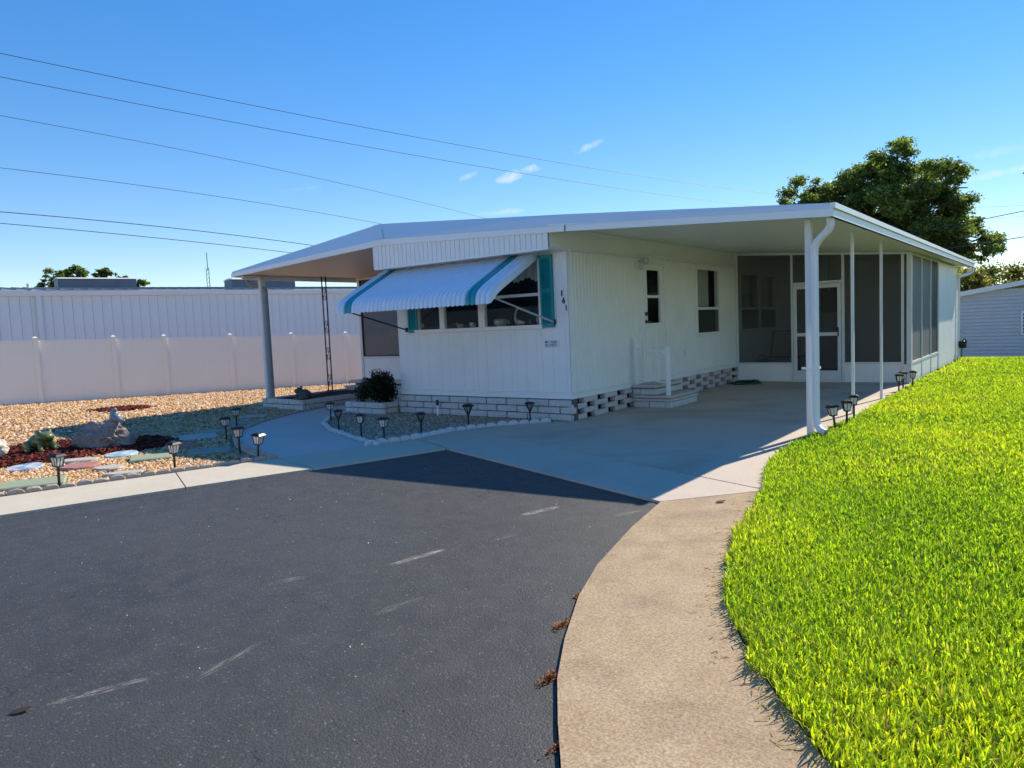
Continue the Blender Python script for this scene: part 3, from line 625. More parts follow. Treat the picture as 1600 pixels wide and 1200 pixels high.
# --- front window, three lights
FR = put('window', MB().box(WX0 - .03, WX0 + .02, Y0 - .02, Y0 + .05, WZ0, WZ1).box(WX1 - .02, WX1 + .03, Y0 - .02, Y0 + .05, WZ0, WZ1).box(-8.455, -8.35, Y0 - .02, Y0 + .05, WZ0, WZ1).box(-7.595, -7.465, Y0 - .02, Y0 + .05, WZ0, WZ1)
         .box(WX0 - .03, WX1 + .03, Y0 - .02, Y0 + .05, WZ1 - .04, WZ1 + .01), TRIM, H)
for a, b_ in ((WX0 + .02, -8.455), (-8.35, -7.595), (-7.465, WX1 - .02)):
    put('pane', MB().add([(a, Y0 + .02, WZ0), (b_, Y0 + .02, WZ0), (b_, Y0 + .02, WZ1 - .04), (a, Y0 + .02, WZ1 - .04)], [(0, 1, 2, 3)]), GLASS, FR)
put('sash_rail', MB().box(-8.35, -7.595, Y0 - .005, Y0 + .019, 1.90, 1.945).box(-7.465, WX1 - .02, Y0 - .005, Y0 + .019, 1.90, 1.945).box(WX0 + .02, -8.455, Y0 - .005, Y0 + .019, 1.90, 1.945), TRIM, FR)
put('sill', MB().box(WX0 - .05, WX1 + .05, Y0 - .05, Y0 + .01, 1.40, 1.46).box(WX0 - .05, WX1 + .05, Y0 - .065, Y0 - .0505, 1.437, 1.46), TRIM, FR, bev=.004)
val = MB()   # lace valance with a scalloped hem
k = 0; x = WX0 + .05
while x < WX1 - .05:
    zz = 2.16 + .018 * math.cos(k * 2.2) + .03 * math.cos(k * .5); val.add([(x, Y0 + .09 + .015 * math.sin(k * 1.3), zz), (x + .03, Y0 + .09 + .015 * math.sin(k * 1.3 + 1.3), 2.16 + .018 * math.cos((k + 1) * 2.2) + .03 * math.cos((k + 1) * .5)), (x + .03, Y0 + .09 + .015 * math.sin(k * 1.3 + 1.3), 2.5), (x, Y0 + .09 + .015 * math.sin(k * 1.3), 2.5)], [(0, 1, 2, 3)]); x += .03; k += 1
put('valance', val, LACE, FR)
put('inner_shelf', MB().box(WX0, WX1, Y0 + .095, Y0 + .3, 1.42, 1.455), DARK, FR)
# --- shutters
for a in (-6.335, -9.19):
    b_ = a + .225; z0, z1 = 1.412, 2.50
    S = put('shutter', MB().box(a, a + .035, Y0 - .045, Y0 - .01, z0, z1).box(b_ - .035, b_, Y0 - .045, Y0 - .01, z0, z1).box(a + .035, b_ - .035, Y0 - .045, Y0 - .01, z0, z0 + .06).box(a + .035, b_ - .035, Y0 - .045, Y0 - .01, z1 - .06, z1).box(a + .035, b_ - .035, Y0 - .045, Y0 - .01, 1.93, 1.99).box(a + .035, b_ - .035, Y0 - .02, Y0 - .0105, z0 + .06, z1 - .06), TEAL, H)
    lv = MB(); z = z0 + .065
    while z < z1 - .09:
        if not (1.90 < z < 1.99): lv.hexa([(a + .036, Y0 - .042, z), (b_ - .036, Y0 - .042, z), (b_ - .036, Y0 - .036, z + .004), (a + .036, Y0 - .036, z + .004)], [(a + .036, Y0 - .028, z + .026), (b_ - .036, Y0 - .028, z + .026), (b_ - .036, Y0 - .022, z + .026), (a + .036, Y0 - .022, z + .026)])
        z += .03
    put('louvers', lv, TEAL, S)
# --- house number and registration plate
for ch, xx, zz in (('1', -5.965, 1.905), ('6', -5.935, 1.797), ('1', -5.895, 1.685)):
    text('house_number', ch, .125, (xx, Y0 - .0165, zz), (R(90), 0, 0), INK, H, .003)
PL = put('plate', MB().box(-6.305, -6.04, Y0 - .018, Y0 - .0095, 1.105, 1.222), PLATE, H, bev=.003)
text('plate_lettering', 'MC • PARK', .045, (-6.19, Y0 - .0195, 1.19), (R(90), 0, 0), INK, PL, .001)
text('plate_lettering', 'B117077', .058, (-6.19, Y0 - .0195, 1.142), (R(90), 0, 0), INK, PL, .001)

# --- window awning: curved ribs of sheet metal
AX0, AX1 = -9.66, -6.37; prof = [(9.06, 2.555), (8.75, 2.395), (8.40, 2.215), (8.12, 2.07), (8.00, 2.00), (7.93, 1.945), (7.895, 1.88), (7.885, 1.79)]
prof = [(p.x, p.y) for p in bezier([(a, b_, 0) for a, b_ in prof], 3)]
nr = 36; rw = (AX1 - AX0) / nr
def rib(mb, i):
    xs = [0, .08, .25, .5, .75, .92, 1.0]; hs = [0, .018, .031, .036, .031, .018, 0]; vs = []; fs = []; m_ = len(prof)
    for j, (yy, zz) in enumerate(prof):
        q0, q1 = prof[max(j - 1, 0)], prof[min(j + 1, m_ - 1)]; ty, tz = q1[0] - q0[0], q1[1] - q0[1]; l = math.hypot(ty, tz); ny, nz = tz / l, -ty / l
        drop = .0 if j < m_ - 1 else 1.
        for u, h in zip(xs, hs): vs.append((AX0 + (i + u) * rw, yy + ny * h, zz + nz * h - drop * .018 * math.sin(math.pi * u)))
    for j in range(m_ - 1):
        for k in range(6): fs.append((j * 7 + k, j * 7 + k + 1, (j + 1) * 7 + k + 1, (j + 1) * 7 + k))
    mb.add(vs, fs)
can = MB(); st1 = MB(); st2 = MB()
for i in range(nr): rib(st1 if i in (2, 3) else st2 if i in (nr - 5, nr - 4) else can, i)
A = put('awning', can, AWN, H, smooth=True)
put('teal_stripe', st1, AWNT, A, smooth=True); put('teal_stripe', st2, AWNT, A, smooth=True)
for xx in (AX0 - .001, AX1 + .001):     # side wings
    sw = MB(); inner = []
    for j, (yy, zz) in enumerate(prof):
        f = j / (len(prof) - 1); dd = min(.09, .03 + 1.2 * f) if f < .86 else max(.0, .09 * (1 - (f - .86) / .14)); q0, q1 = prof[max(j - 1, 0)], prof[min(j + 1, len(prof) - 1)]; ty, tz = q1[0] - q0[0], q1[1] - q0[1]; l = math.hypot(ty, tz)
        inner.append((yy - tz / l * dd, zz + ty / l * dd))
    for j in range(len(prof) - 1):
        a, b_, c, d = prof[j], prof[j + 1], inner[j + 1], inner[j]
        sw.hexa([(xx - .004, *a), (xx - .004, *b_), (xx - .004, *c), (xx - .004, *d)], [(xx + .004, *a), (xx + .004, *b_), (xx + .004, *c), (xx + .004, *d)])
    put('side_wing', sw, AWN, A)
put('head_rail', MB().box(AX0, AX1, 9.035, 9.075, 2.53, 2.58), AWN, A)
put('front_bar', MB().tube([(AX0 + .02, 7.93, 1.86), (AX1 - .02, 7.93, 1.86)], .012, 6), ALU, A)
put('arm', MB().tube([(AX1 - .03, 7.95, 1.875), (-6.12, 9.06, 1.49)], .012, 8).tube([(AX1 - .03 + .1, 8.3877, 1.723), (-6.12, 9.06, 1.49)], .016, 8), ALU, A)
put('arm', MB().tube([(AX0 + .03, 7.95, 1.85), (-9.25, 9.06, 1.47)], .012, 8), BLACKP, A)
for xx, zz in ((-6.12, 1.49), (-9.25, 1.47)): put('arm_bracket', MB().box(xx - .035, xx + .035, Y0 - .03, Y0 - .0095, zz - .04, zz + .04), BLACKP, A, bev=.006)

# --- door with two-part window
DR = put('door', MB().box(X0 - .03, X0 + .012, DY0 + .05, DY0 + .195, DZ0 + .02, DZ1 - .0).box(X0 - .03, X0 + .012, DY1 - .195, DY1 - .05, DZ0 + .02, DZ1).box(X0 - .03, X0 + .012, DY0 + .195, DY1 - .195, DZ0 + .02, 1.40).box(X0 - .03, X0 + .012, DY0 + .195, DY1 - .195, 2.33, DZ1).box(X0 - .025, X0 + .016, DY0 + .195, DY1 - .195, 1.845, 1.89), TRIM, H)
put('door_frame', MB().box(X0 - .02, X0 + .028, DY0 - .02, DY0 + .045, DZ0, 2.50).box(X0 - .02, X0 + .028, DY1 - .045, DY1 + .02, DZ0, 2.50).box(X0 - .02, X0 + .028, DY0 + .045, DY1 - .045, DZ1 + .004, 2.50).box(X0 - .02, X0 + .06, DY0 - .02, DY1 + .02, DZ0 - .04, DZ0), TRIM, DR)
put('pane', MB().add([(X0 - .01, DY0 + .196, 1.40), (X0 - .01, DY1 - .196, 1.40), (X0 - .01, DY1 - .196, 2.33), (X0 - .01, DY0 + .196, 2.33)], [(0, 1, 2, 3)]), GLASS, DR)
for z0, z1 in ((.55, .88), (.95, 1.30)):
    for y0, y1 in ((DY0 + .13, DY0 + .42), (DY0 + .48, DY0 + .77)):
        put('door_panel', MB().hexa([(X0 + .0125, y0, z0), (X0 + .0125, y1, z0), (X0 + .0125, y1, z1), (X0 + .0125, y0, z1)], [(X0 + .021, y0 + .03, z0 + .03), (X0 + .021, y1 - .03, z0 + .03), (X0 + .021, y1 - .03, z1 - .03), (X0 + .021, y0 + .03, z1 - .03)]), TRIM, DR)
put('deadbolt', MB().tube([(X0 + .012, DY0 + .12, 1.565), (X0 + .045, DY0 + .12, 1.565)], .034, 14), BRASS, DR)
put('handle', MB().tube([(X0 + .012, DY0 + .12, 1.43), (X0 + .03, DY0 + .12, 1.43)], .034, 14).tube([(X0 + .03, DY0 + .12, 1.43), (X0 + .07, DY0 + .12, 1.43), (X0 + .072, DY0 + .21, 1.425)], .011, 8), BRASS, DR)
# --- side window and the porch window behind the screen
def side_window(y0, y1, z0, z1, mid, two):
    f = MB().box(X0 - .02, X0 + .018, y0 - .045, y0 + .02, z0 - .045, z1 + .045).box(X0 - .02, X0 + .018, y1 - .02, y1 + .045, z0 - .045, z1 + .045).box(X0 - .02, X0 + .018, y0 + .02, y1 - .02, z1 - .02, z1 + .045).box(X0 - .02, X0 + .024, y0 + .02, y1 - .02, z0 - .045, z0 + .02)
    cuts = [y0 + .02, y1 - .02]
    if two: c = (y0 + y1) / 2; f.box(X0 - .02, X0 + .018, c - .06, c + .06, z0 + .02, z1 - .02); cuts = [y0 + .02, c - .06, c + .06, y1 - .02]
    W = put('window', f, TRIM, H)
    for a, b_ in zip(cuts[::2], cuts[1::2]):
        put('pane', MB().add([(X0 - .028, a, z0 + .02), (X0 - .028, b_, z0 + .02), (X0 - .028, b_, z1 - .02), (X0 - .028, a, z1 - .02)], [(0, 1, 2, 3)]), GLASS, W)
        put('sash_rail', MB().box(X0 - .024, X0 + .008, a + .0005, b_ - .0005, mid - .025, mid + .025), TRIM, W)
        cb = MB(); y = a
        while y < a + (b_ - a) * .74: cb.box(X0 - .115, X0 - .105, y, y + .042, mid + .02, z1 + .02); y += .044
        put('curtain', cb, LACE, W)
        put('insect_screen', MB().box(X0 - .004, X0 - .002, a, b_, z0 + .02, mid - .025), SCREEN, W)
side_window(*SW[0], 1.64, False); side_window(*SW[1], 1.62, True)
LT = put('wall_light', MB().box(X0 + .0095, X0 + .03, 11.20, 11.34, 2.38, 2.52), TRIM, H, bev=.005)
put('lamp_globe', MB().tube([(X0 + .03, 11.27, 2.45), (X0 + .10, 11.33, 2.46)], .012, 8).lathe([(.03, -.05), (.055, -.02), (.055, .05), (.03, .07)], (X0 + .12, 11.36, 2.455), 12), ALU, LT, smooth=False)
put('lamp_globe', MB().lathe([(.02, -.05), (.035, -.02), (.035, .03), (.012, .04)], (X0 + .10, 11.24, 2.36), 10), ALU, LT)
put('outlet_cover', MB().box(X0 + .0095, X0 + .03, 13.06, 13.14, .74, .86), PLATE, H, bev=.006)
# --- skirting: solid courses in front, open-work courses at the side; each brick its own piece
SKF = put('skirting', MB().box(XL - .02, X0 + .035, Y0 + .0, Y0 + .10, -.02, .326), MORTAR, H)
fm_ = [rough_block('brick', .386, .10, .095, BRICKW, s) for s in range(5)]; fh_ = [rough_block('brick', .187, .10, .095, BRICKW, s + 9, cuts=2) for s in range(3)]
for r_ in range(3):
    z = .004 + r_ * .107; x = XL - .05; first = (r_ % 2 == 1)
    while x < X0 + .02:
        l = .19 if first else .392; first = False
        if x + l > X0 + .04:
            l2 = X0 + .04 - x
            if l2 > .06: inst('brick', fh_[r_], SKF, (x + l2 / 2, Y0 + .005 + random.uniform(-.004, .004), z), scale=(l2 / .19, 1, 1))
            break
        me = random.choice(fh_ if l < .2 else fm_); inst('brick', me, SKF, (x + l / 2, Y0 + .005 + random.uniform(-.005, .005), z), (0, random.uniform(-.004, .004), 0)); x += l + .016
SKS = put('skirting', MB().box(X0 - .07, X0 - .02, Y0 + .12, 15.9, .3265, .3290), MORTAR, H)
vb = [rough_block('brick', .405, .10, .078, BRICKP, s + 20, .003) for s in range(4)]
for r_ in range(4):
    y = Y0 - .02 + (.32 if r_ % 2 else 0)
    while y < 15.75:
        if y > Y0 - .2 and y < 15.5: inst('brick', random.choice(vb), SKS, (X0 - .028 + random.uniform(-.004, .004), y + .2, .006 + r_ * .0805), (0, 0, R(90)))
        y += .64
put('skirting', MB().box(XL - .02, XL + .05, Y0 + .101, YB, -.02, .329).box(XL, X0, YB - .02, YB + .05, -.02, .329).box(X0 - .06, X0, 15.9, YB, -.02, .329), BRICKW, H)

# --- carport posts and downspouts
put('carport_post', MB().box(-2.45, -2.385, 8.90, 8.925, .0, zbot(-2.4) + .02).box(-2.45, -2.385, 8.96, 8.985, .0, zbot(-2.4) + .02).box(-2.438, -2.397, 8.925, 8.96, 0, zbot(-2.4) + .02), POST, H)
for yy in (11.05, 13.02): put('carport_post', MB().box(-2.424, -2.386, yy - .019, yy + .019, 0, 2.55).box(-2.44, -2.37, yy - .035, yy + .035, 0, .012), POST, H)
dsp = [(-2.13, 8.74, 2.51), (-2.125, 8.74, 2.44), (-2.15, 8.755, 2.38), (-2.24, 8.80, 2.31), (-2.30, 8.825, 2.25), (-2.325, 8.835, 2.17), (-2.325, 8.835, 2.05)]
def duct(mb, pts, wx, wy):
    """rectangular pipe with rounded corners swept along points"""
    pts = [Vector(p) for p in pts]; sec = [(.5, .3), (.3, .5), (-.3, .5), (-.5, .3), (-.5, -.3), (-.3, -.5), (.3, -.5), (.5, -.3)]; vs = []; fs = []
    for i, p in enumerate(pts):
        d = (pts[min(i + 1, len(pts) - 1)] - pts[max(i - 1, 0)]).normalized(); s_ = Vector((.88, -.47, 0)); s_ = (s_ - d * s_.dot(d)).normalized(); t_ = d.cross(s_)
        for u, v in sec: vs.append(tuple(p + s_ * u * wx + t_ * v * wy))
    for i in range(len(pts) - 1):
        for k in range(8): fs.append((i * 8 + k, i * 8 + (k + 1) % 8, (i + 1) * 8 + (k + 1) % 8, (i + 1) * 8 + k))
    return mb.add(vs, fs)
dn = duct(MB(), bezier(dsp, 4) + [(-2.325, 8.835, .30), (-2.322, 8.835, .20), (-2.31, 8.828, .14), (-2.27, 8.805, .095), (-2.20, 8.77, .07)], .078, .065)
for i in range(12):         # crimps in the elbows
    t_ = i / 11; q = bezier(dsp, 4); p = q[int(6 + t_ * 15)]; d = (q[min(int(6 + t_ * 15) + 1, len(q) - 1)] - p).normalized(); duct(dn, [p - d * .006, p + d * .006], .085, .072)
DS = put('downspout', dn, TRIM, H)
put('strap', MB().box(-2.47, -2.29, 8.79, 8.795, .80, .83).box(-2.295, -2.29, 8.795, 8.93, .80, .83), TRIM, DS)
put('porch_post', MB().box(-13.62, -13.52, 9.06, 9.16, .06, 2.73).box(-13.60, -13.54, 9.05, 9.0595, .06, 2.73), POST, H)
put('downspout', duct(MB(), bezier([(-13.82, 8.95, 2.72), (-13.82, 8.96, 2.62), (-13.74, 9.0, 2.55), (-13.56, 9.12, 2.50), (-13.49, 9.14, 2.45), (-13.475, 9.14, 2.35)], 4) + [(-13.475, 9.14, .08)], .085, .07), mat('grey_downspout', (.22, .23, .25), .45, (.18, .19, .21), 4), H)
# scroll-work iron post
ip = put('iron_post', MB().box(-13.26, -13.24, 10.42, 10.44, .19, 2.74).box(-13.12, -13.10, 10.42, 10.44, .19, 2.74).box(-13.28, -13.08, 10.40, 10.46, .185, .2), IRON, H)
for zc in (.42, 1.02, 1.62, 2.35):
    for sgn in (1, -1):
        sp = []
        for k in range(26):
            t_ = k / 25; a = t_ * 2 * math.pi * 1.45; r_ = .060 * (1 - .72 * t_); sp.append((-13.18 + sgn * (.0 + r_ * math.cos(a + .6)), 10.43, zc + sgn * (.085 + r_ * math.sin(a + .6))))
        sp.insert(0, (-13.18 - sgn * .02, 10.43, zc)) if True else None
        put('scroll', MB().tube([(-13.18, 10.43, zc)] + sp[1:], .0048, 6), IRON, ip)
    put('scroll', MB().tube([(-13.135, 10.43, zc + .06), (-13.225, 10.43, zc - .06)], .0055, 6), IRON, ip)

# --- screened porch under the carport roof
PY, PX = 15.90, -2.40
rz = lambda x: float(np.interp(x, [X0, -2.1], [2.835, 2.522]))
def front_panel(a, b_, z0, z1s=None, fr=.03):
    za, zb = (rz(a) - .045, rz(b_) - .045) if z1s is None else (z1s, z1s)
    S = put('screen_panel', MB().hexa([(a, PY, z0), (b_, PY, z0), (b_, PY + .003, z0), (a, PY + .003, z0)], [(a, PY, za), (b_, PY, zb), (b_, PY + .003, zb), (a, PY + .003, za)]), SCREEN, H)
    return S
studs = [(X0 + .01, X0 + .055), (-4.665, -4.625), (-3.66, -3.61), (-2.95, -2.91), (-2.58, -2.53), (-2.485, -2.40)]
pf = MB()
for a, b_ in studs: pf.box(a, b_, PY - .03, PY + .035, .01, rz(b_) - .0)
pf.hexa([(X0 + .0565, PY - .028, rz(X0 + .05) - .05), (-2.49, PY - .028, rz(-2.49) - .05), (-2.49, PY + .03, rz(-2.49) - .05), (X0 + .0565, PY + .03, rz(X0 + .05) - .05)], [(X0 + .0565, PY - .028, rz(X0 + .05) - .002), (-2.49, PY - .028, rz(-2.49) - .002), (-2.49, PY + .03, rz(-2.49) - .002), (X0 + .0565, PY + .03, rz(X0 + .05) - .002)])
pf.box(X0 + .056, -4.666, PY - .028, PY + .03, .375, .42).box(-3.609, -2.952, PY - .028, PY + .03, .375, .42).box(-2.909, -2.582, PY - .028, PY + .03, .375, .42).box(-4.624, -3.661, PY - .026, PY + .03, 2.05, 2.10)
put('porch_frame', pf, POST, H)
kick = MB()
for a, b_ in ((X0 + .056, -4.666), (-3.609, -2.952), (-2.909, -2.582), (-2.529, -2.487)):
    put('kick_panel', MB().box(a, b_, PY - .012, PY + .012, .012, .3745), WHITE, H); front_panel(a, b_, .4205)
front_panel(-4.624, -3.661, 2.10)
SD = put('screen_door', MB().box(-4.615, -4.545, PY - .038, PY - .005, .05, 2.04).box(-3.74, -3.67, PY - .038, PY - .005, .05, 2.04).box(-4.544, -3.741, PY - .038, PY - .005, 1.96, 2.04).box(-4.544, -3.741, PY - .038, PY - .005, .97, 1.04).box(-4.544, -3.741, PY - .034, PY - .008, .05, .25).box(-4.62, -3.665, PY - .03, PY + .02, .008, .046), POST, H)
put('screen_panel', MB().box(-4.544, -3.741, PY - .02, PY - .018, .25, .97).box(-4.544, -3.741, PY - .02, PY - .018, 1.04, 1.96), see_through('insect_screen_door', (.05, .05, .05), .45), SD)
put('handle', MB().box(-3.735, -3.715, PY - .06, PY - .0385, .96, 1.14).tube([(-3.725, PY - .06, 1.12), (-3.725, PY - .085, 1.12), (-3.80, PY - .085, 1.10)], .009, 6), BLACKP, SD)
put('hinge', MB().box(-3.668, -3.655, PY - .04, PY - .031, 1.40, 1.5).box(-3.668, -3.655, PY - .04, PY - .031, .4, .5), ALU, SD)
# side of the porch towards the lawn
ps = MB()
for a, b_ in ((PY + .036, PY + .08), (17.17, 17.21), (18.42, 18.46), (19.56, 19.64)): ps.box(PX - .05, PX, a, b_, .01, 2.53)
ps.box(PX - .049, PX - .001, PY + .08, 19.56, .375, .42).box(PX - .049, PX - .001, PY + .08, 19.56, 2.49, 2.528)
put('porch_frame', ps, POST, H)
for a, b_ in ((PY + .081, 17.169), (17.211, 18.419), (18.461, 19.559)):
    put('kick_panel', MB().box(PX - .035, PX - .012, a, b_, .012, .3745), WHITE, H)
    put('screen_panel', MB().box(PX - .027, PX - .024, a, b_, .4205, 2.489), SCREEN_S if a < 18.4 else see_through('insect_screen_black', (.02, .02, .022), .8), H)
# store room at the far end of the porch
st = MB().box(PX - .06, PX - .004, 19.64, 23.0, .0, 2.52).hexa([(X0 + .01, 19.64, 0), (PX - .061, 19.64, 0), (PX - .061, 19.70, 0), (X0 + .01, 19.70, 0)], [(X0 + .01, 19.64, 2.83), (PX - .061, 19.64, 2.545), (PX - .061, 19.70, 2.545), (X0 + .01, 19.70, 2.83)]).box(X0 + .01, PX - .061, 22.94, 23.0, 0, 2.52)
y = 19.66
while y < 22.95: st.box(PX - .004, PX + .003, y + .003, min(y + .2, 22.98) - .003, .01, 2.515); y += .2
put('store_room', st, WHITE, H)
put('porch_floor', MB().box(X0, PX - .06, PY + .04, 19.63, -.02, .01), CONC_D, H)
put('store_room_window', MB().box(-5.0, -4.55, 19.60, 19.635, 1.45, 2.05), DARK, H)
put('downspout', duct(MB(), bezier([(-2.13, 23.75, 2.50), (-2.12, 23.75, 2.40), (-2.2, 23.6, 2.33), (-2.36, 23.2, 2.27), (-2.38, 23.1, 2.2)], 4) + [(-2.38, 23.06, .05)], .10, .08), TRIM, H)

# --- screened entry porch on the left of the house
LY, LX = 11.70, -13.52
lf = MB()
for a, b_ in ((LX, LX + .08), (-11.62, -11.56), (XL - .06, XL - .004)): lf.box(a, b_, LY - .03, LY + .03, .34, 2.79)
lf.box(LX + .081, -11.621, LY - .028, LY + .028, .83, .88).box(-11.559, XL - .061, LY - .028, LY + .028, .83, .88).box(LX + .081, XL - .061, LY - .028, LY + .028, 2.70, 2.755)
for a, b_ in ((13.6, 13.66), (15.6, 15.66), (17.6, 17.66)): lf.box(LX, LX + .05, a, b_, .34, 2.745)
lf.box(LX + .001, LX + .049, LY + .031, 17.6, .83, .88).box(LX + .001, LX + .049, LY + .031, 17.6, 2.68, 2.74)
put('porch_frame', lf, POST, H)
put('screen_border', MB().box(LX + .081, LX + .105, LY - .026, LY + .02, .881, 2.699).box(LX + .106, -11.621, LY - .026, LY + .02, .881, .905).box(-11.645, -11.621, LY - .026, LY + .02, .906, 2.699), BLACKP, H)
for a, b_ in ((LX + .081, -11.621), (-11.559, XL - .061)):
    put('kick_panel', MB().box(a, b_, LY - .012, LY + .012, .30, .829), WHITE, H); put('screen_panel', MB().box(a, b_, LY - .002, LY + .001, .8805, 2.699), SCREEN_L, H)
for a, b_ in ((LY + .031, 13.599), (13.661, 15.599), (15.661, 17.599)):
    put('kick_panel', MB().box(LX + .015, LX + .035, a, b_, .30, .829), WHITE, H); put('screen_panel', MB().box(LX + .024, LX + .027, a, b_, .8805, 2.679), SCREEN_L, H)
put('porch_floor', MB().box(LX - .02, XL - .025, LY - .04, 17.6, .0, .299), CONC_P, H)
put('porch_end_wall', MB().box(LX, XL, 17.66, 17.72, .3, 2.74), WHITE, H)

# ================================================================== THINGS AT THE HOUSE
def brick_run(parent, x0, x1, y, z, meshes, half, along='x', first_half=False, l=.30, depth_off=0.):
    p = x0; fh = first_half
    while p < x1 - .05:
        ll = l / 2 if fh else l; fh = False; ll = min(ll, x1 - p); me = random.choice(meshes); sx_ = (ll - .008) / .392
        loc = (p + ll / 2, y, z) if along == 'x' else (y, p + ll / 2, z)
        inst('brick', me, parent, loc, (0, 0, 0 if along == 'x' else R(90)), (sx_, .8, 1)); p += ll
# entry steps
ST = thing('entry_steps', 'two white brick steps with a white handrail at the carport side door', 'steps', (-5.5, 11.4, 0))
put('core', MB().box(X0 + .04, -5.17, 10.95, 11.97, .005, .155).box(X0 + .04, -5.43, 10.95, 11.88, .155, .325), MORTAR, ST)
for z in (.006, ):
    brick_run(ST, X0 + .04, -5.13, 10.945, z, fm_, fh_, 'x', False); brick_run(ST, 10.90, 12.0, -5.165, z, fm_, fh_, 'y', True)
inst('brick', fm_[0], ST, (-5.48, 10.945, .11), (0, 0, 0), (.75 / .392 * .96, .8, .42)); inst('brick', fm_[1], ST, (-5.165, 11.45, .11), (0, 0, R(90)), (1.1 / .392, .8, .42))
brick_run(ST, X0 + .04, -5.39, 10.945, .215, fm_, fh_, 'x', True); brick_run(ST, 10.90, 11.92, -5.425, .215, fm_, fh_, 'y', False)
put('tread', MB().box(X0 + .03, -5.11, 10.88, 12.02, .158, .205), CONC_P, ST, bev=.018); put('tread', MB().box(X0 + .03, -5.37, 10.88, 11.93, .326, .375), CONC_P, ST, bev=.018)
RL = put('handrail', MB().beam((-5.745, 10.97, 1.015), (-5.2, 10.97, .92), .03, .03).beam((-5.745, 10.97, .50), (-5.2, 10.97, .41), .025, .025), TRIM, ST)
put('post', MB().box(-5.80, -5.745, 10.94, 11.0, .376, 1.16), TRIM, RL, bev=.005); put('post', MB().box(-5.225, -5.165, 10.94, 11.0, .206, 1.02), TRIM, RL, bev=.005)
for xx, dz in ((-5.62, -.022), (-5.50, -.043), (-5.36, -.067)): put('baluster', MB().box(xx - .007, xx + .007, 10.963, 10.977, .50 + dz, 1.015 + dz), TRIM, RL)
# brick planter with the flowering bush
PB = thing('brick_planter', 'low white brick planter box at the front left corner of the house', 'planter', (-10.0, 8.85, 0))
put('soil', MB().box(-10.48, -9.66, 8.73, 9.06, -.01, .17), SOIL, PB)
for r_ in range(2):
    brick_run(PB, -10.55, -9.53, 8.70, .004 + r_ * .107, fm_, fh_, 'x', r_ == 1, .36); brick_run(PB, 8.76, 9.07, -10.515, .004 + r_ * .107, fm_, fh_, 'y', r_ == 0, .3); brick_run(PB, 8.76, 9.03, -9.585, .004 + r_ * .107, fm_, fh_, 'y', r_ == 0, .27)
# front yard planter with a mulch fill
P2 = thing('brick_planter', 'long low brick planter between the grey porch post and the entry steps', 'planter', (-12.6, 9.8, 0))
put('mulch_fill', MB().box(-13.3, -12.0, 8.86, 10.95, -.02, .15), MULCH, P2)
for r_ in range(2):
    brick_run(P2, -13.33, -11.97, 8.81, -.02 + r_ * .107, fm_, fh_, 'x', r_ == 1, .36); brick_run(P2, 8.86, 11.0, -11.99, -.02 + r_ * .107, fm_, fh_, 'y', r_ == 0, .36); brick_run(P2, 8.86, 11.0, -13.31, -.02 + r_ * .107, fm_, fh_, 'y', r_ == 1, .36)
PS = thing('porch_steps', 'pale brick and concrete steps up to the left entry porch', 'steps', (-12.2, 11.35, 0))
put('core', MB().box(-13.36, -10.7, 11.05, 11.64, -.02, .10).box(-13.46, -10.7, 11.40, 11.655, .10, .27), MORTAR, PS)
for r_ in range(2): brick_run(PS, -13.36, -10.7, 11.045, -.01 + r_ * .107, fm_, fh_, 'x', r_ == 1, .36)
put('tread', MB().box(-13.40, -10.68, 10.99, 11.395, .198, .24), CONC_P, PS, bev=.012); put('tread', MB().box(-13.62, -10.68, 11.32, 11.66, .275, .335), CONC_P, PS, bev=.015)

# leafy crowns: many small leaves spread through lobes
def leaves(name, lobes, n, size, pal, material, parent, shell=.55, off=(0, 0, 0), flat=.0, fuzz=0.):
    w_ = np.array([l[1][0] * l[1][1] * l[1][2] for l in lobes]) ** .8; w_ /= w_.sum(); pick = rng.choice(len(lobes), n, p=w_)
    Cn = np.array([l[0] for l in lobes])[pick]; Rd = np.array([l[1] for l in lobes])[pick]
    d = rng.normal(0, 1, (n, 3)); d /= np.linalg.norm(d, axis=1, keepdims=True); r_ = rng.uniform(shell ** 3, 1, (n, 1)) ** (1 / 3)
    if fuzz: r_ = np.minimum(np.abs(rng.normal(0, fuzz, (n, 1))) + .12, rng.uniform(.9, 1.3, (n, 1)))
    P = d * r_; bump_ = np.array([noise.noise(Vector(p * 2.4) + Vector((q * 3.3, 0, 0))) for p, q in zip(d, pick)])[:, None]; P = Cn + P * Rd * (1 + .35 * bump_)
    a = rng.normal(0, 1, (n, 3)); a[:, 2] *= (1 - flat); a /= np.linalg.norm(a, axis=1, keepdims=True); b_ = np.cross(a, rng.normal(0, 1, (n, 3))); b_ /= np.linalg.norm(b_, axis=1, keepdims=True)
    s = size * rng.uniform(.6, 1.35, (n, 1)); V = np.stack([P - a * s, P + b_ * s * .55, P + a * s, P - b_ * s * .55], 1)
    F = np.arange(n * 4).reshape(-1, 4); pal = np.array(pal); c = pal[rng.integers(0, len(pal), n)] * rng.uniform(.7, 1.3, (n, 1)) * rng.uniform(.6, 1.55, (len(lobes), 1))[pick]; c = np.repeat(c, 4, 0)
    return np_mesh(name, V.reshape(-1, 3), F, c, material, None, parent, off)
BU = thing('flowering_bush', 'dark leafy bush with purple flower tips in the brick planter', 'bush', (-9.95, 8.87, .17))
b0 = BASE[BU]
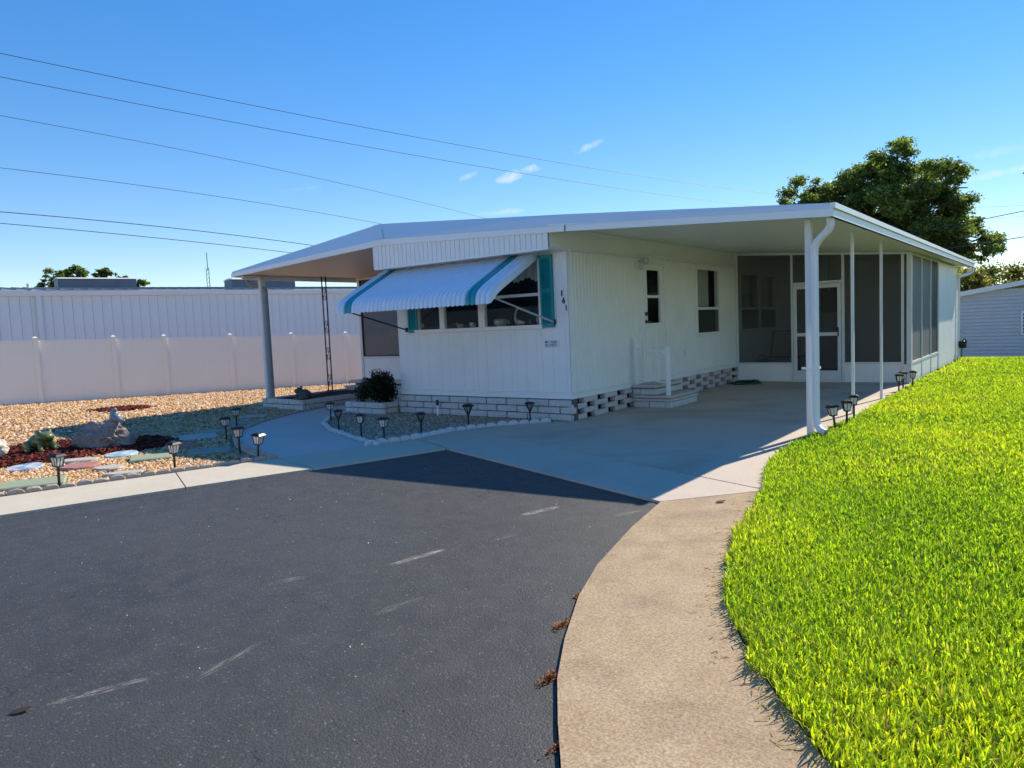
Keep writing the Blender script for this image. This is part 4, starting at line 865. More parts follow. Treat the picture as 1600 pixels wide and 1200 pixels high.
lob = [((-9.78, 8.86, .42), (.28, .2, .24)), ((-9.62, 8.84, .55), (.16, .15, .2)), ((-10.02, 8.82, .45), (.2, .18, .2)), ((-10.22, 8.80, .36), (.17, .15, .14)), ((-9.85, 8.84, .64), (.13, .12, .13)), ((-9.62, 8.86, .36), (.17, .17, .18))]
leaves('foliage', lob, 3800, .026, [(.020, .040, .014), (.03, .055, .018), (.014, .026, .012), (.035, .03, .022)], LEAF, BU, .3, b0)
leaves('flowers', [((x_, y_, z_ + .08), (a * .9, b_ * .9, c * .7)) for (x_, y_, z_), (a, b_, c) in lob[1:5]], 420, .02, [(.10, .02, .10), (.14, .04, .12), (.07, .02, .06)], LEAF, BU, .8, b0)['kind'] = 'stuff'
sm = MB()
for i in range(9):
    a = random.uniform(0, 6.28); r_ = random.uniform(.08, .3); sm.tube([(-9.85, 8.88, .15), (-9.85 + r_ * .5 * math.cos(a), 8.88 + r_ * .3 * math.sin(a), .35), (-9.85 + r_ * 1.1 * math.cos(a), 8.86 + r_ * .5 * math.sin(a), .6 + random.uniform(-.1, .08))], [.008, .006, .003], 5)
put('stems', sm, BARK, BU)

# ornaments on the window shelf behind the glass
def pot(x, h, r, label):
    o = put('ornament_pot', MB().lathe([(r * .6, 0), (r, h * .5), (r * .9, h), (r * .75, h * .95), (r * .7, h * .6)], (x, Y0 + .17, 1.457), 14), CERAM, smooth=True); return tag(o, label, 'pot')
pot(-8.15, .07, .05, 'small white bowl behind the middle front window'); pot(-7.88, .09, .06, 'pink white cup at the right of the middle front window'); pot(-7.28, .12, .12, 'wide white dish behind the right front window'); pot(-6.50, .12, .07, 'white pot in the far right corner of the front window')
eg = blob('bird_figurine', [((-6.92, Y0 + .17, 1.51), (.075, .05, .045), 0), ((-6.98, Y0 + .17, 1.56), (.03, .025, .05), 0), ((-6.985, Y0 + .17, 1.62), (.018, .018, .05), 0), ((-6.965, Y0 + .17, 1.68), (.017, .017, .04), 0), ((-6.945, Y0 + .17, 1.715), (.026, .02, .018), 0), ((-6.915, Y0 + .17, 1.71), (.022, .008, .008), 0), ((-6.84, Y0 + .17, 1.50), (.05, .035, .03), 0)], CERAM, .009)
tag(eg, 'white long necked bird figurine behind the right front window', 'figurine')

# garden hose coil
hp = []
for k in range(150):
    t_ = k / 149; a = t_ * 2 * math.pi * 4.2; r_ = .34 - .10 * abs(math.sin(t_ * 7)) ; hp.append((-5.47 + r_ * 1.0 * math.cos(a), 15.28 + r_ * .85 * math.sin(a), .016 + .055 * t_ * abs(math.sin(a * .5 + 1))))
hs = thing('garden_hose', 'dark green garden hose coiled on the slab beside the vent bricks', 'hose', (-5.47, 15.28, .006))
put('coil', MB().tube(hp, .013, 6), HOSE, hs, smooth=True); put('nozzle', MB().lathe([(.016, 0), (.02, .05), (.013, .09)], (-5.62, 15.05, .075), 8).box(-5.68, -5.60, 15.02, 15.06, .07, .09), YELLOW, hs)

# reclining garden chair and folded lounger behind the porch screen
RC = thing('reclining_chair', 'tan sling garden chair with black frame behind the porch screen', 'chair', (-5.3, 17.3, .01))
def fr_(mb, pts, r=.016): return mb.tube(pts, r, 6)
fb = MB()
for xx in (-5.62, -5.08): fr_(fb, [(xx, 16.95, .02), (xx, 17.5, .45), (xx, 17.72, 1.06)]); fr_(fb, [(xx, 17.62, .02), (xx, 17.0, .47)]); fr_(fb, [(xx, 17.0, .47), (xx, 17.5, .43)])
fr_(fb, [(-5.62, 17.72, 1.06), (-5.08, 17.72, 1.06)], .02); fr_(fb, [(-5.62, 17.0, .47), (-5.08, 17.0, .47)])
put('frame', fb, BLACKP, RC)
put('sling_back', MB().hexa([(-5.60, 17.49, .44), (-5.10, 17.49, .44), (-5.10, 17.71, 1.05), (-5.60, 17.71, 1.05)], [(-5.60, 17.50, .44), (-5.10, 17.50, .44), (-5.10, 17.72, 1.05), (-5.60, 17.72, 1.05)]), SLING, RC); put('sling_seat', MB().box(-5.60, -5.10, 17.0, 17.5, .45, .46), SLING, RC)
BX = thing('storage_bag', 'dark bag on the porch floor in front of the tan garden chair', 'bag', (-5.45, 16.4, .01)); put('body', MB().hexa([(-5.62, 16.25, .012), (-5.3, 16.25, .012), (-5.3, 16.5, .012), (-5.62, 16.5, .012)], [(-5.58, 16.28, .44), (-5.34, 16.28, .50), (-5.34, 16.46, .50), (-5.58, 16.46, .44)]), BLACKP, BX, bev=.03)
put('handle', MB().tube(bezier([(-5.55, 16.37, .44), (-5.5, 16.37, .54), (-5.42, 16.37, .56), (-5.37, 16.37, .49)], 4), .012, 6), BLACKP, BX)
FL = thing('folded_lounger', 'cream folded lounger leaning behind the porch screen door', 'lounger', (-4.7, 17.2, .01))
put('panel', MB().hexa([(-4.87, 17.05, .50), (-4.60, 17.05, .52), (-4.60, 17.08, .52), (-4.87, 17.08, .50)], [(-4.64, 17.50, 1.70), (-4.50, 17.50, 1.70), (-4.50, 17.53, 1.70), (-4.64, 17.53, 1.70)]), CREAM, FL); put('lower_panel', MB().hexa([(-4.80, 16.98, .03), (-4.60, 16.98, .03), (-4.60, 17.0, .03), (-4.80, 17.0, .03)], [(-4.78, 17.04, .49), (-4.56, 17.04, .51), (-4.56, 17.07, .51), (-4.78, 17.07, .49)]), CREAM, FL)
put('frame', MB().tube([(-4.88, 17.03, .47), (-4.55, 17.03, .53)], .014, 6).tube([(-4.66, 17.02, .2), (-4.48, 17.45, 1.6)], .012, 6).tube([(-4.84, 16.97, .02), (-4.83, 17.03, .47)], .014, 6).tube([(-4.60, 16.97, .02), (-4.57, 17.03, .52)], .014, 6), BLACKP, FL)
CH = thing('bright_slit', 'thin white tube added for a bright slit of light inside the screened porch', 'light slit', (-4.25, 17.3, 2.4)); put('tube', MB().tube([(-4.25, 17.3, 2.42), (-4.25, 17.3, 2.08)], .022, 10), CERAM, CH); put('lower_slit', MB().tube([(-4.25, 17.3, 2.05), (-4.25, 17.3, 1.93)], .024, 10), CERAM, CH); put('slit_cord', MB().tube([(-4.25, 17.3, 2.66), (-4.25, 17.3, 1.9)], .003, 5), IRON, CH)  # white tubes hung in place of a bright slit of light

# hose reel / meter at the rear corner
MR = thing('utility_meter', 'small dark utility meter with pipes at the rear corner of the porch', 'meter', (-2.28, 23.1, 0)); put('case', MB().lathe([(.02, -.1), (.09, -.09), (.10, 0), (.09, .09), (.02, .1)], (-2.26, 23.05, .42), 12), BLACKP, MR, smooth=True); put('pipe', MB().tube(bezier([(-2.28, 23.07, .0), (-2.28, 23.07, .3), (-2.25, 23.05, .52), (-2.20, 23.05, .58), (-2.16, 23.05, .45)], 4), .02, 8), STEELV, MR)

# ================================================================== GARDEN LIGHTS
def square_light():
    t = thing('path_light', 'x', 'path light')
    put('stake', MB().lathe([(.006, -.06), (.013, .0), (.013, .185), (.018, .19), (.018, .20)], (0, 0, 0), 8), BLACKP, t)
    put('pane', MB().lathe([(.040, .207), (.058, .295)], (0, 0, 0), 4), PANE, t)
    f = MB().lathe([(.02, .195), (.048, .198), (.048, .208), (.03, .212)], (0, 0, 0), 4)
    for i in range(4):
        a = math.pi / 2 * i + math.pi / 4; f.tube([(.044 * math.cos(a), .044 * math.sin(a), .203), (.063 * math.cos(a), .063 * math.sin(a), .298)], .005, 5)
        b_ = a + math.pi / 4; f.tube([(.031 * math.cos(b_), .031 * math.sin(b_), .205), (.044 * math.cos(b_), .044 * math.sin(b_), .298)], .0028, 5)
    put('cage', f, BLACKP, t); c = put('cap', MB().lathe([(.060, .293), (.086, .297), (.086, .305), (.058, .325), (.035, .330)], (0, 0, 0), 4), BLACKP, t)
    put('solar_cell', MB().lathe([(.034, .3302), (.034, .333)], (0, 0, 0), 4), mat('solar_cell', (.03, .035, .05), .45), c)
    return t
def round_light():
    t = thing('path_light', 'x', 'path light')
    put('stake', MB().lathe([(.006, -.06), (.012, .0), (.012, .17), (.02, .18), (.018, .20)], (0, 0, 0), 8), BLACKP, t)
    f = MB()
    for i in range(8):
        a = math.pi / 4 * i; f.tube([(.012 * math.cos(a), .012 * math.sin(a), .185), (.032 * math.cos(a), .032 * math.sin(a), .225), (.062 * math.cos(a), .062 * math.sin(a), .295)], .0055, 5)
    put('cage', f, BLACKP, t); put('lens', MB().lathe([(.012, .21), (.030, .235), (.036, .292)], (0, 0, 0), 10), see_through('clear_lens', (.5, .5, .48), .5), t)
    put('cap', MB().lathe([(.060, .288), (.083, .292), (.083, .30), (.06, .318), (.02, .328)], (0, 0, 0), 16), BLACKP, t, smooth=False)
    return t
lights = [  # x, y, square?, lean x, lean y, yaw, scale, label, group
    (-8.41, 3.05, 1, 0, .03, .3, 1.06, 'path light on the gravel beside the green slab nearest the road', 'path lights on the gravel yard'),
    (-7.99, 4.08, 1, .02, .06, .2, 1.05, 'path light behind the kerb walk next to its dark open joint', 'path lights on the gravel yard'),
    (-9.78, 5.80, 1, .02, 0, .4, 1., 'path light in the shade left of the curved walkway, behind the blue slab', 'path lights on the gravel yard'),
    (-10.86, 6.64, 1, .02, .02, .1, 1., 'farthest path light of the four left of the walkway bend', 'path lights on the gravel yard'),
    (-8.43, 5.17, 1, 0, -.02, .5, 1.04, 'upright path light just left of the walkway mouth', 'path lights on the gravel yard'),
    (-7.64, 4.91, 1, .03, .13, .3, 1.05, 'leaning path light at the corner of walkway and kerb walk', 'path lights on the gravel yard'),
    (-9.88, 7.79, 1, .02, .0, .2, .98, 'path light at the far left tip of the shaded planting bed', 'path lights in the planting bed'),
    (-8.82, 7.09, 0, 0, 0, .1, 1.0, 'round capped path light second from the left in the planting bed', 'path lights in the planting bed'),
    (-7.89, 6.73, 1, 0, 0, .6, 1.02, 'square path light third from the left in the planting bed', 'path lights in the planting bed'),
    (-7.20, 6.53, 1, 0, 0, .3, 1.04, 'square path light at the front point of the planting bed', 'path lights in the planting bed'),
    (-7.21, 7.24, 0, 0, 0, .2, 1.0, 'round capped path light in the middle of the white scalloped edge', 'path lights in the planting bed'),
    (-6.97, 7.98, 0, 0, 0, .5, 1.12, 'tall round capped path light below the front window divider', 'path lights in the planting bed'),
    (-6.46, 8.82, 0, 0, 0, .0, .98, 'round capped path light closest to the house corner', 'path lights in the planting bed'),
    (-2.21, 9.26, 1, -.02, -.13, .6, 1.05, 'leaning path light on the lawn nearest the downspout', 'path lights along the lawn edge'),
    (-2.19, 9.72, 1, 0, .0, .4, 1.05, 'middle path light of the trio by the downspout', 'path lights along the lawn edge'),
    (-2.25, 10.38, 1, 0, .0, .2, 1.05, 'rear path light of the trio by the downspout', 'path lights along the lawn edge'),
    (-2.30, 13.92, 1, 0, .02, .3, 1.05, 'front path light of the trio by the porch corner', 'path lights along the lawn edge'),
    (-2.31, 14.40, 1, 0, .0, .5, 1.05, 'middle path light of the trio by the porch corner', 'path lights along the lawn edge'),
    (-2.20, 14.65, 1, 0, .03, .1, 1.05, 'rearmost path light, touching the porch corner in view', 'path lights along the lawn edge')]
proto = [None, None]
for x, y, sq_, lx, ly, yw, s_, lb, gr in lights:
    if proto[sq_] is None: proto[sq_] = o = (square_light if sq_ else round_light)()
    else: o = copy_tree(proto[sq_], (0, 0, 0))
    z = .0 if x > -3 else zg(x, y) + .02
    o.location = (x, y, z); o.rotation_euler = (-lx if False else lx, ly, yw); o.scale = (s_, s_, s_); tag(o, lb, 'path light', gr)
SKE = thing('sprinkler_riser', 'white pipe with black head standing against the front skirting bricks', 'sprinkler', (-8.48, 8.93, 0)); put('pipe', MB().lathe([(.018, -.02), (.018, .17)], (-8.48, 8.93, 0), 10), TRIM, SKE); put('head', MB().lathe([(.022, .171), (.026, .19), (.024, .26), (.01, .265)], (-8.48, 8.93, 0), 10), BLACKP, SKE)

# ================================================================== EDGING
def resample(pts, step):
    out = []; acc = 0.; P = [Vector((*p, 0)) for p in pts]
    for a, b_ in zip(P[:-1], P[1:]):
        l = (b_ - a).length; t_ = acc
        while t_ < l: out.append((a + (b_ - a) * (t_ / l), math.atan2((b_ - a).y, (b_ - a).x))); t_ += step
        acc = t_ - l
    return out
def scallop_mesh(name, wdt, h, th, material, seed):
    mb = MB(); n = 9; prof_ = [(-wdt / 2, -.06)] + [(wdt / 2 * -math.cos(math.pi * k / (n - 1)), h * (.35 + .65 * math.sin(math.pi * k / (n - 1)))) for k in range(n)] + [(wdt / 2, -.06)]
    rr = random.Random(seed); vs = [(x + rr.uniform(-.004, .004), -th / 2, z + rr.uniform(-.004, .004)) for x, z in prof_]; k = len(vs); vs += [(x * .92, th / 2, z * .95) for x, _, z in vs]
    mb.add(vs, [tuple(range(k)), tuple(range(2 * k - 1, k - 1, -1))] + [(i, k + i, k + (i + 1) % k, (i + 1) % k) for i in range(k)])
    me = mb.mesh(name); bevel(me, .006); me.materials.append(material); return me
def edging(name, label, pts, step, h, th, material, side, z=0.):
    t = thing(name, label, 'edging', (pts[0][0], pts[0][1], 0)); ms = [scallop_mesh('scallop', step * .97, h, th, material, s) for s in range(4)]
    for p, a in resample(pts, step):
        q = p + Vector((-math.sin(a), math.cos(a), 0)) * side; inst('scallop', random.choice(ms), t, (q.x, q.y, z + random.uniform(-.008, .006)), (random.uniform(-.12, .12), random.uniform(-.06, .06), a + random.uniform(-.08, .08)))
    return t
edging('scalloped_edging', 'row of tan scalloped edging between gravel yard and kerb walk', kerb_in[1:8], .15, .05, .07, SCAL_T, .05)
edging('scalloped_edging', 'pale scalloped edging along the left side of the curved walkway', walk_left[1:], .135, .045, .06, SCAL_T, -.045)
edging('scalloped_edging', 'grey white scalloped edging between the walkway and the planting bed', walk_right[:-2], .135, .05, .06, SCAL_W, .045 * -1)
edging('scalloped_edging', 'white scalloped edging between the planting bed and the driveway', bed_front, .165, .07, .07, SCAL_W, .04)

# ================================================================== STEPPING STONES AND ORNAMENTS
def stone(name, x, y, rx, ry, yw, n, h, material, label, tilt=0., z=.01):
    mb = MB(); rr = random.Random(int(x * 100)); pts = []
    for k in range(n):
        a = 2 * math.pi * (k + .5) / n; f = (math.sqrt(2) if n == 4 else 1.) * rr.uniform(.96, 1.04); pts.append((rx * f * math.cos(a), ry * f * math.sin(a)))
    o = put(name, MB().prism(pts, -h, 0), material, bev=.012); o.location = (x, y, z + zg(x, y) + h * .75); o.rotation_euler = (tilt, tilt * .4, yw)
    return tag(o, label, 'stepping stone')
stone('stepping_stone', -10.17, 3.33, .21, .21, 0, 20, .035, BLUEDISC, 'round blue and white glazed stepping stone left of the first path light', .06)
stone('stepping_stone', -8.80, 2.93, .30, .20, 1.15, 4, .06, GREENS, 'large green rectangular slab beside the path light nearest the road', .03)
stone('stepping_stone', -10.05, 3.86, .26, .13, .9, 14, .04, WHITES, 'irregular whitish stepping stone behind the red slab')
stone('stepping_stone', -9.50, 3.68, .22, .22, .7, 16, .05, REDS, 'round red stepping stone between two pale ones')
stone('stepping_stone', -9.94, 4.37, .20, .20, 0, 20, .04, TURQDISC, 'round turquoise and white stepping stone in front of the boulder', .05)
stone('stepping_stone', -9.02, 3.82, .18, .15, .5, 9, .04, WHITES, 'small pale grey rough stepping stone right of the red one')
stone('stepping_stone', -8.45, 3.72, .22, .10, 1.0, 8, .045, WHITES, 'narrow white flat stone close to the kerb edging')
stone('stepping_stone', -9.22, 4.42, .24, .17, 1.1, 4, .05, GREENS, 'pale green rectangular slab in the sun right of the turquoise disc', .03)
stone('stepping_stone', -10.45, 5.73, .26, .19, 1.1, 4, .05, BLUES, 'pale blue rectangular slab in the shadow behind the boulder', .03)
stone('stepping_stone', -9.77, 5.14, .20, .20, .2, 14, .04, REDS, 'dull red stepping stone in the shadow')
stone('stepping_stone', -8.95, 5.06, .26, .18, 1.0, 4, .045, TEALS, 'teal rectangular slab in the shadow near the walkway mouth')
stone('stepping_stone', -10.89, 6.25, .24, .16, .9, 14, .03, BEIGES, 'flat beige stepping stone in the shadow')
stone('stepping_stone', -11.3, 6.94, .24, .18, 1.1, 4, .045, TEALS, 'teal slab in the shadow farthest up the walkway')
stone('stepping_stone', -12.1, 7.75, .24, .16, .8, 4, .03, BLUES, 'grey blue slab flat in the shadow near the green post footing')
stone('footing_slab', -13.25, 8.95, .42, .30, .15, 4, .05, GREENS, 'lower green concrete slab under the grey porch post', 0, .01); stone('footing_slab', -13.52, 9.12, .26, .24, .1, 4, .05, GREENS, 'upper green concrete slab carrying the grey porch post', 0, .06)
def boulder(name, loc, rad, seed, material, sub=4, amp=.35, freq=1.6, cut=None):
    bm = bmesh.new(); bmesh.ops.create_icosphere(bm, subdivisions=sub, radius=1)
    for v in bm.verts:
        n = v.co.normalized(); f = 1 + amp * noise.fractal(n * freq + Vector((seed, seed * 2, 0)), 1., 2., 5) 
        v.co = Vector((n.x * rad[0], n.y * rad[1], n.z * rad[2])) * f
        if v.co.z < -rad[2] * .45: v.co.z = -rad[2] * .45
        if cut: v.co.z = min(v.co.z, cut + .04 * noise.noise(n * 5) + .10 * v.co.x)
    me = bpy.data.meshes.new(name); bm.to_mesh(me); bm.free(); me.materials.append(material); o = bpy.data.objects.new(name, me); C.objects.link(o); o.location = loc; return o
bo = boulder('boulder', (-11.02, 4.63, .10), (.42, .27, .25), 3.3, ROCK, 5, .30, 1.5); bo.rotation_euler = (0, 0, R(28)); tag(bo, 'big rough grey boulder on red mulch with a figurine on top', 'boulder')
tag(boulder('pale_rock', (-11.62, 3.42, .07), (.24, .19, .17), 8.1, ROCKP, 4, .3), 'cream coloured rock at the left edge beside the green frog', 'rock')
FZ = -.075
fig = blob('dome_figurine', [((-10.80, 4.72, .47), (.095, .085, .085), 0), ((-10.82, 4.71, .55), (.06, .055, .055), 0), ((-10.71, 4.76, .43), (.06, .04, .03), .4), ((-10.87, 4.65, .43), (.04, .03, .025), 0), ((-10.76, 4.70, .60), (.035, .03, .025), 0)], STATUE, .012); fig.location.z = FZ
tag(fig, 'small blue grey ceramic animal figurine on top of the boulder', 'figurine')
def frog(name, loc, s, yw, material, label):
    parts = [((0, 0, .13), (.17, .14, .12), 0), ((.13, 0, .20), (.12, .12, .075), 0), ((.11, .075, .275), (.035, .035, .035), 0), ((.11, -.075, .275), (.035, .035, .035), 0), ((-.06, .15, .08), (.13, .055, .08), .3), ((-.06, -.15, .08), (.13, .055, .08), -.3), ((.02, .19, .025), (.09, .04, .025), .3), ((.02, -.19, .025), (.09, .04, .025), -.3), ((.15, .09, .07), (.035, .035, .08), 0), ((.15, -.09, .07), (.035, .035, .08), 0), ((.19, .1, .02), (.06, .04, .02), 0), ((.19, -.1, .02), (.06, .04, .02), 0)]
    o = blob(name, parts, material, .014); o.location = loc; o.rotation_euler = (0, 0, yw); o.scale = (s, s, s); return tag(o, label, 'frog statue')
frog('frog_statue', (-11.50, 3.98, 0), 1.0, R(10), FROGG, 'glossy green frog statue sitting on red mulch beside the boulder')
frog('frog_statue', (-12.05, 8.88, .19), .82, R(205), FROGD, 'dark grey frog statue on the corner of the long brick planter')
# weeds growing in the joint
for i, (x, y, s_, lb) in enumerate([(-2.09, 3.22, .8, 'farthest of the four reddish weeds along the road joint'), (-1.95, 2.86, 1.0, 'second farthest reddish weed along the road joint'), (-1.70, 2.37, 1.0, 'bushiest reddish weed in the joint beside the sidewalk'), (-1.40, 1.98, .75, 'nearest small brown weed in the road joint')]):
    nb = (90, 170, 200, 80)[i]; a = rng.uniform(0, 6.28, nb); l = .022 * s_ * rng.uniform(.4, 1.2, nb); e = rng.uniform(.15, 1.1, nb); px = x + rng.normal(0, .009, nb) * s_; py = y + rng.normal(0, .035, nb) * s_ * (1.15 if i % 2 else .8); V = np.zeros((nb, 4, 3))
    tx, ty, tz = px + np.cos(a) * l * np.cos(e), py + np.sin(a) * l * np.cos(e), l * np.sin(e); wx = .0022
    for j, (f, wd_) in enumerate(((0, 1), (.6, 1.6), (1, 0), (.6, -1.6))): V[:, j] = np.c_[px + (tx - px) * f - np.sin(a) * wx * wd_, py + (ty - py) * f + np.cos(a) * wx * wd_, -.015 + tz * f]
    c = np.array([(.36, .13, .05), (.42, .20, .07), (.22, .16, .05), (.40, .10, .05)])[rng.integers(0, 4, nb)]; o = np_mesh('weed', V.reshape(-1, 3), np.arange(nb * 4).reshape(-1, 4), np.repeat(c, 4, 0), MULCHC); tag(o, lb, 'weed', 'weeds along the road joint')
# leaf litter on the paving
for x, y, s_, lb in [(-2.15, 5.42, .05, 'small dark leaf on the sunlit sidewalk'), (-3.36, 1.0, .045, 'small dark leaf flat on the asphalt at the left')]:
    o = put('fallen_leaf', MB().add([(-s_, 0, .003), (-.3 * s_, .4 * s_, .012), (s_ * .6, .3 * s_, .008), (s_, 0, .016), (s_ * .5, -.35 * s_, .01), (-.3 * s_, -.4 * s_, .006)], [(0, 5, 4, 3, 2, 1)]), mat('dry_leaf', (.05, .03, .02), .8)); o.location = (x, y, .004 if x > -2.6 else -.016); o.rotation_euler = (0, 0, 1.0); tag(o, lb, 'leaf')

# grit gathered along the paving edges, clippings beside the lawn
def strip(pts, d0, d1): return [(x + d0, y) for x, y in pts] + [(x + d1, y) for x, y in pts[::-1]]
pebbles('joint_grit', strip(asph_walk[:9], -.035, -.005), 420, .0045, lambda x, y: -.019, [(.30, .24, .17), (.42, .36, .28), (.12, .09, .07), (.22, .15, .09)])
pebbles('joint_grit', strip(kerb_out[2:], .0, .05), 300, .006, lambda x, y: -.019, [(.40, .30, .18), (.48, .38, .26), (.16, .12, .09)])
pebbles('joint_grit', [(-6.9, 1.5), (-1.9, 1.5), (-2.6, 5.0), (-6.0, 6.2)], 170, .006, lambda x, y: -.019, [(.46, .42, .36), (.30, .26, .22), (.10, .08, .07)])
def clippings(n):
    e = [(Vector(a).lerp(Vector(b_), k / 8)).to_tuple() for a, b_ in zip(grass_edge[3:-1], grass_edge[4:]) for k in range(8)]; i = rng.integers(0, len(e), n); o_ = np.abs(rng.normal(0, .07, n)) + .02
    px = np.array([e[k][0] for k in i]) - o_ * .9; py = np.array([e[k][1] for k in i]) - o_ * .45; a = rng.uniform(0, 6.28, n); l = rng.uniform(.008, .028, n); w_ = .0022; V = np.zeros((n, 4, 3))
    for j, (u, v) in enumerate(((-1, -1), (1, -1), (1, 1), (-1, 1))): V[:, j] = np.c_[px + np.cos(a) * l * u - np.sin(a) * w_ * v, py + np.sin(a) * l * u + np.cos(a) * w_ * v, .0055 + .003 * rng.uniform(0, 1, n)]
    pal = np.array([(.26, .30, .06), (.40, .32, .14), (.30, .22, .12), (.34, .26, .13)]); c = np.repeat(pal[rng.integers(0, 4, n)], 4, 0)
    np_mesh('grass_clippings', V.reshape(-1, 3), np.arange(n * 4).reshape(-1, 4), c, MULCHC, 'stuff')
clippings(230)

# ================================================================== FENCE
fd = Vector((.2515, .968, 0)); fn = Vector((-.968, .2515, 0)); F0 = Vector((-21.95, 6.84, 0))
FE = thing('vinyl_fence', 'white vinyl privacy fence with capped posts behind the gravel yard', 'fence', tuple(F0))
posts_t = [-30.5, -28.65, -26.8, -24.95, -23.1, -21.25, -19.4, -17.55, -15.7, -13.8, -11.9, -10.05, -8.2, -6.4, -4.55, -2.7, -.95, .82, 2.66, 3.97, 5.85, 7.77, 9.66, 11.5, 13.35, 15.2, 17.0]
gz = lambda t_: terr(*(F0 + fd * t_).xy) - .03
for i, t_ in enumerate(posts_t):
    p = F0 + fd * t_; z = gz(t_)
    P_ = put('post', MB().obox((p.x, p.y, z + .80), fd, fn, (0, 0, 1), .062, .062, .92), VINYL, FE)
    put('cap', MB().obox((p.x, p.y, z + 1.735), fd, fn, (0, 0, 1), .072, .072, .015).hexa([tuple(p + fd * a * .062 + fn * b_ * .062 + Vector((0, 0, z + 1.75))) for a, b_ in ((-1, -1), (1, -1), (1, 1), (-1, 1))], [tuple(p + fd * a * .02 + fn * b_ * .02 + Vector((0, 0, z + 1.785))) for a, b_ in ((-1, -1), (1, -1), (1, 1), (-1, 1))]), VINYL, P_)
for a, b_ in zip(posts_t[:-1], posts_t[1:]):
    a += .063; b_ -= .063; za, zb = gz(a), gz(b_); nbd = max(2, round((b_ - a) / .19)); 
    pa = lambda t_, o_, z: tuple(F0 + fd * t_ + fn * o_ + Vector((0, 0, z)))
    mb = MB()
    for k in range(nbd):
        u0 = a + (b_ - a) * k / nbd + .0002; u1 = a + (b_ - a) * (k + 1) / nbd - .0002; z0, z1 = gz(u0), gz(u1)
        mb.hexa([pa(u0, -.010, z0 + .02), pa(u1, -.010, z1 + .02), pa(u1, .012, z1 + .02), pa(u0, .012, z0 + .02)], [pa(u0, -.010, z0 + 1.66), pa(u1, -.010, z1 + 1.66), pa(u1, .012, z1 + 1.66), pa(u0, .012, z0 + 1.66)])
    PN = put('panel', mb, VINYL, FE)
    put('rail', MB().hexa([pa(a, -.025, za + 1.62), pa(b_, -.025, zb + 1.62), pa(b_, .025, zb + 1.62), pa(a, .025, za + 1.62)], [pa(a, -.025, za + 1.69), pa(b_, -.025, zb + 1.69), pa(b_, .025, zb + 1.69), pa(a, .025, za + 1.69)]), TRIM, PN)

# ================================================================== STEEL BUILDING BEHIND THE FENCE
B0 = F0 + fn * 6.0
BD = thing('steel_building', 'long white steel building with grey ribbed roof behind the fence', 'building', tuple(B0))
pb = lambda t_, o_, z: tuple(B0 + fd * t_ + fn * o_ + Vector((0, 0, z)))
T0, T1 = -32., 34.
WE = MB(); tt = -74.
while tt < T0 - .5: WE.hexa([pb(tt + .01, 0, -1), pb(tt + .59, 0, -1), pb(tt + .59, .04, -1), pb(tt + .01, .04, -1)], [pb(tt + .01, 0, 3.3), pb(tt + .59, 0, 3.3), pb(tt + .59, .04, 3.3), pb(tt + .01, .04, 3.3)]); tt += .6
put('reflection_block_wall', WE, STEELW, BD)  # unseen wall added to keep horizon sky out of the window reflections
put('core', MB().hexa([pb(T0, .05, -1), pb(T1, .05, -1), pb(T1, 14, -1), pb(T0, 14, -1)], [pb(T0, .05, 3.2), pb(T1, .05, 3.2), pb(T1, 14, 3.2), pb(T0, 14, 3.2)]), STEELV, BD)
t_ = T0
pm = MB().box(.004, .296, 0, .04, 0, 4.15)
pm.box(.06, .075, -.006, -.0005, 0, 4.15)
pme = pm.mesh('wall_panel'); pme.materials.append(STEELW); ang = math.atan2(fd.y, fd.x)
while t_ < T1 - .1:
    p = pb(t_, 0, -1.0); inst('wall_panel', pme, BD, p, (0, 0, ang)); t_ += .30
put('eave_trim', MB().hexa([pb(T0, -.10, 3.15), pb(T1, -.10, 3.15), pb(T1, .06, 3.15), pb(T0, .06, 3.15)], [pb(T0, -.10, 3.33), pb(T1, -.10, 3.33), pb(T1, .06, 3.33), pb(T0, .06, 3.33)]), STEELW, BD)
put('wall_downpipe', MB().hexa([pb(1.45, -.10, -1), pb(1.60, -.10, -1), pb(1.60, -.045, -1), pb(1.45, -.045, -1)], [pb(1.45, -.10, 3.149), pb(1.60, -.10, 3.149), pb(1.60, -.045, 3.149), pb(1.45, -.045, 3.149)]), STEELW, BD)
BR = put('roof', MB().hexa([pb(T0, -.12, 3.335), pb(T1, -.12, 3.335), pb(T1, 8, 3.93), pb(T0, 8, 3.93)], [pb(T0, -.12, 3.36), pb(T1, -.12, 3.36), pb(T1, 8, 3.955), pb(T0, 8, 3.955)]), STEELR, BD)
rs = MB(); t_ = T0 + .1
while t_ < T1: rs.hexa([pb(t_, -.12, 3.361), pb(t_ + .04, -.12, 3.361), pb(t_ + .04, 8, 3.956), pb(t_, 8, 3.956)], [pb(t_ + .005, -.12, 3.405), pb(t_ + .035, -.12, 3.405), pb(t_ + .035, 8, 4.0), pb(t_ + .005, 8, 4.0)]); t_ += .41
put('roof_ribs', rs, STEELV, BR)
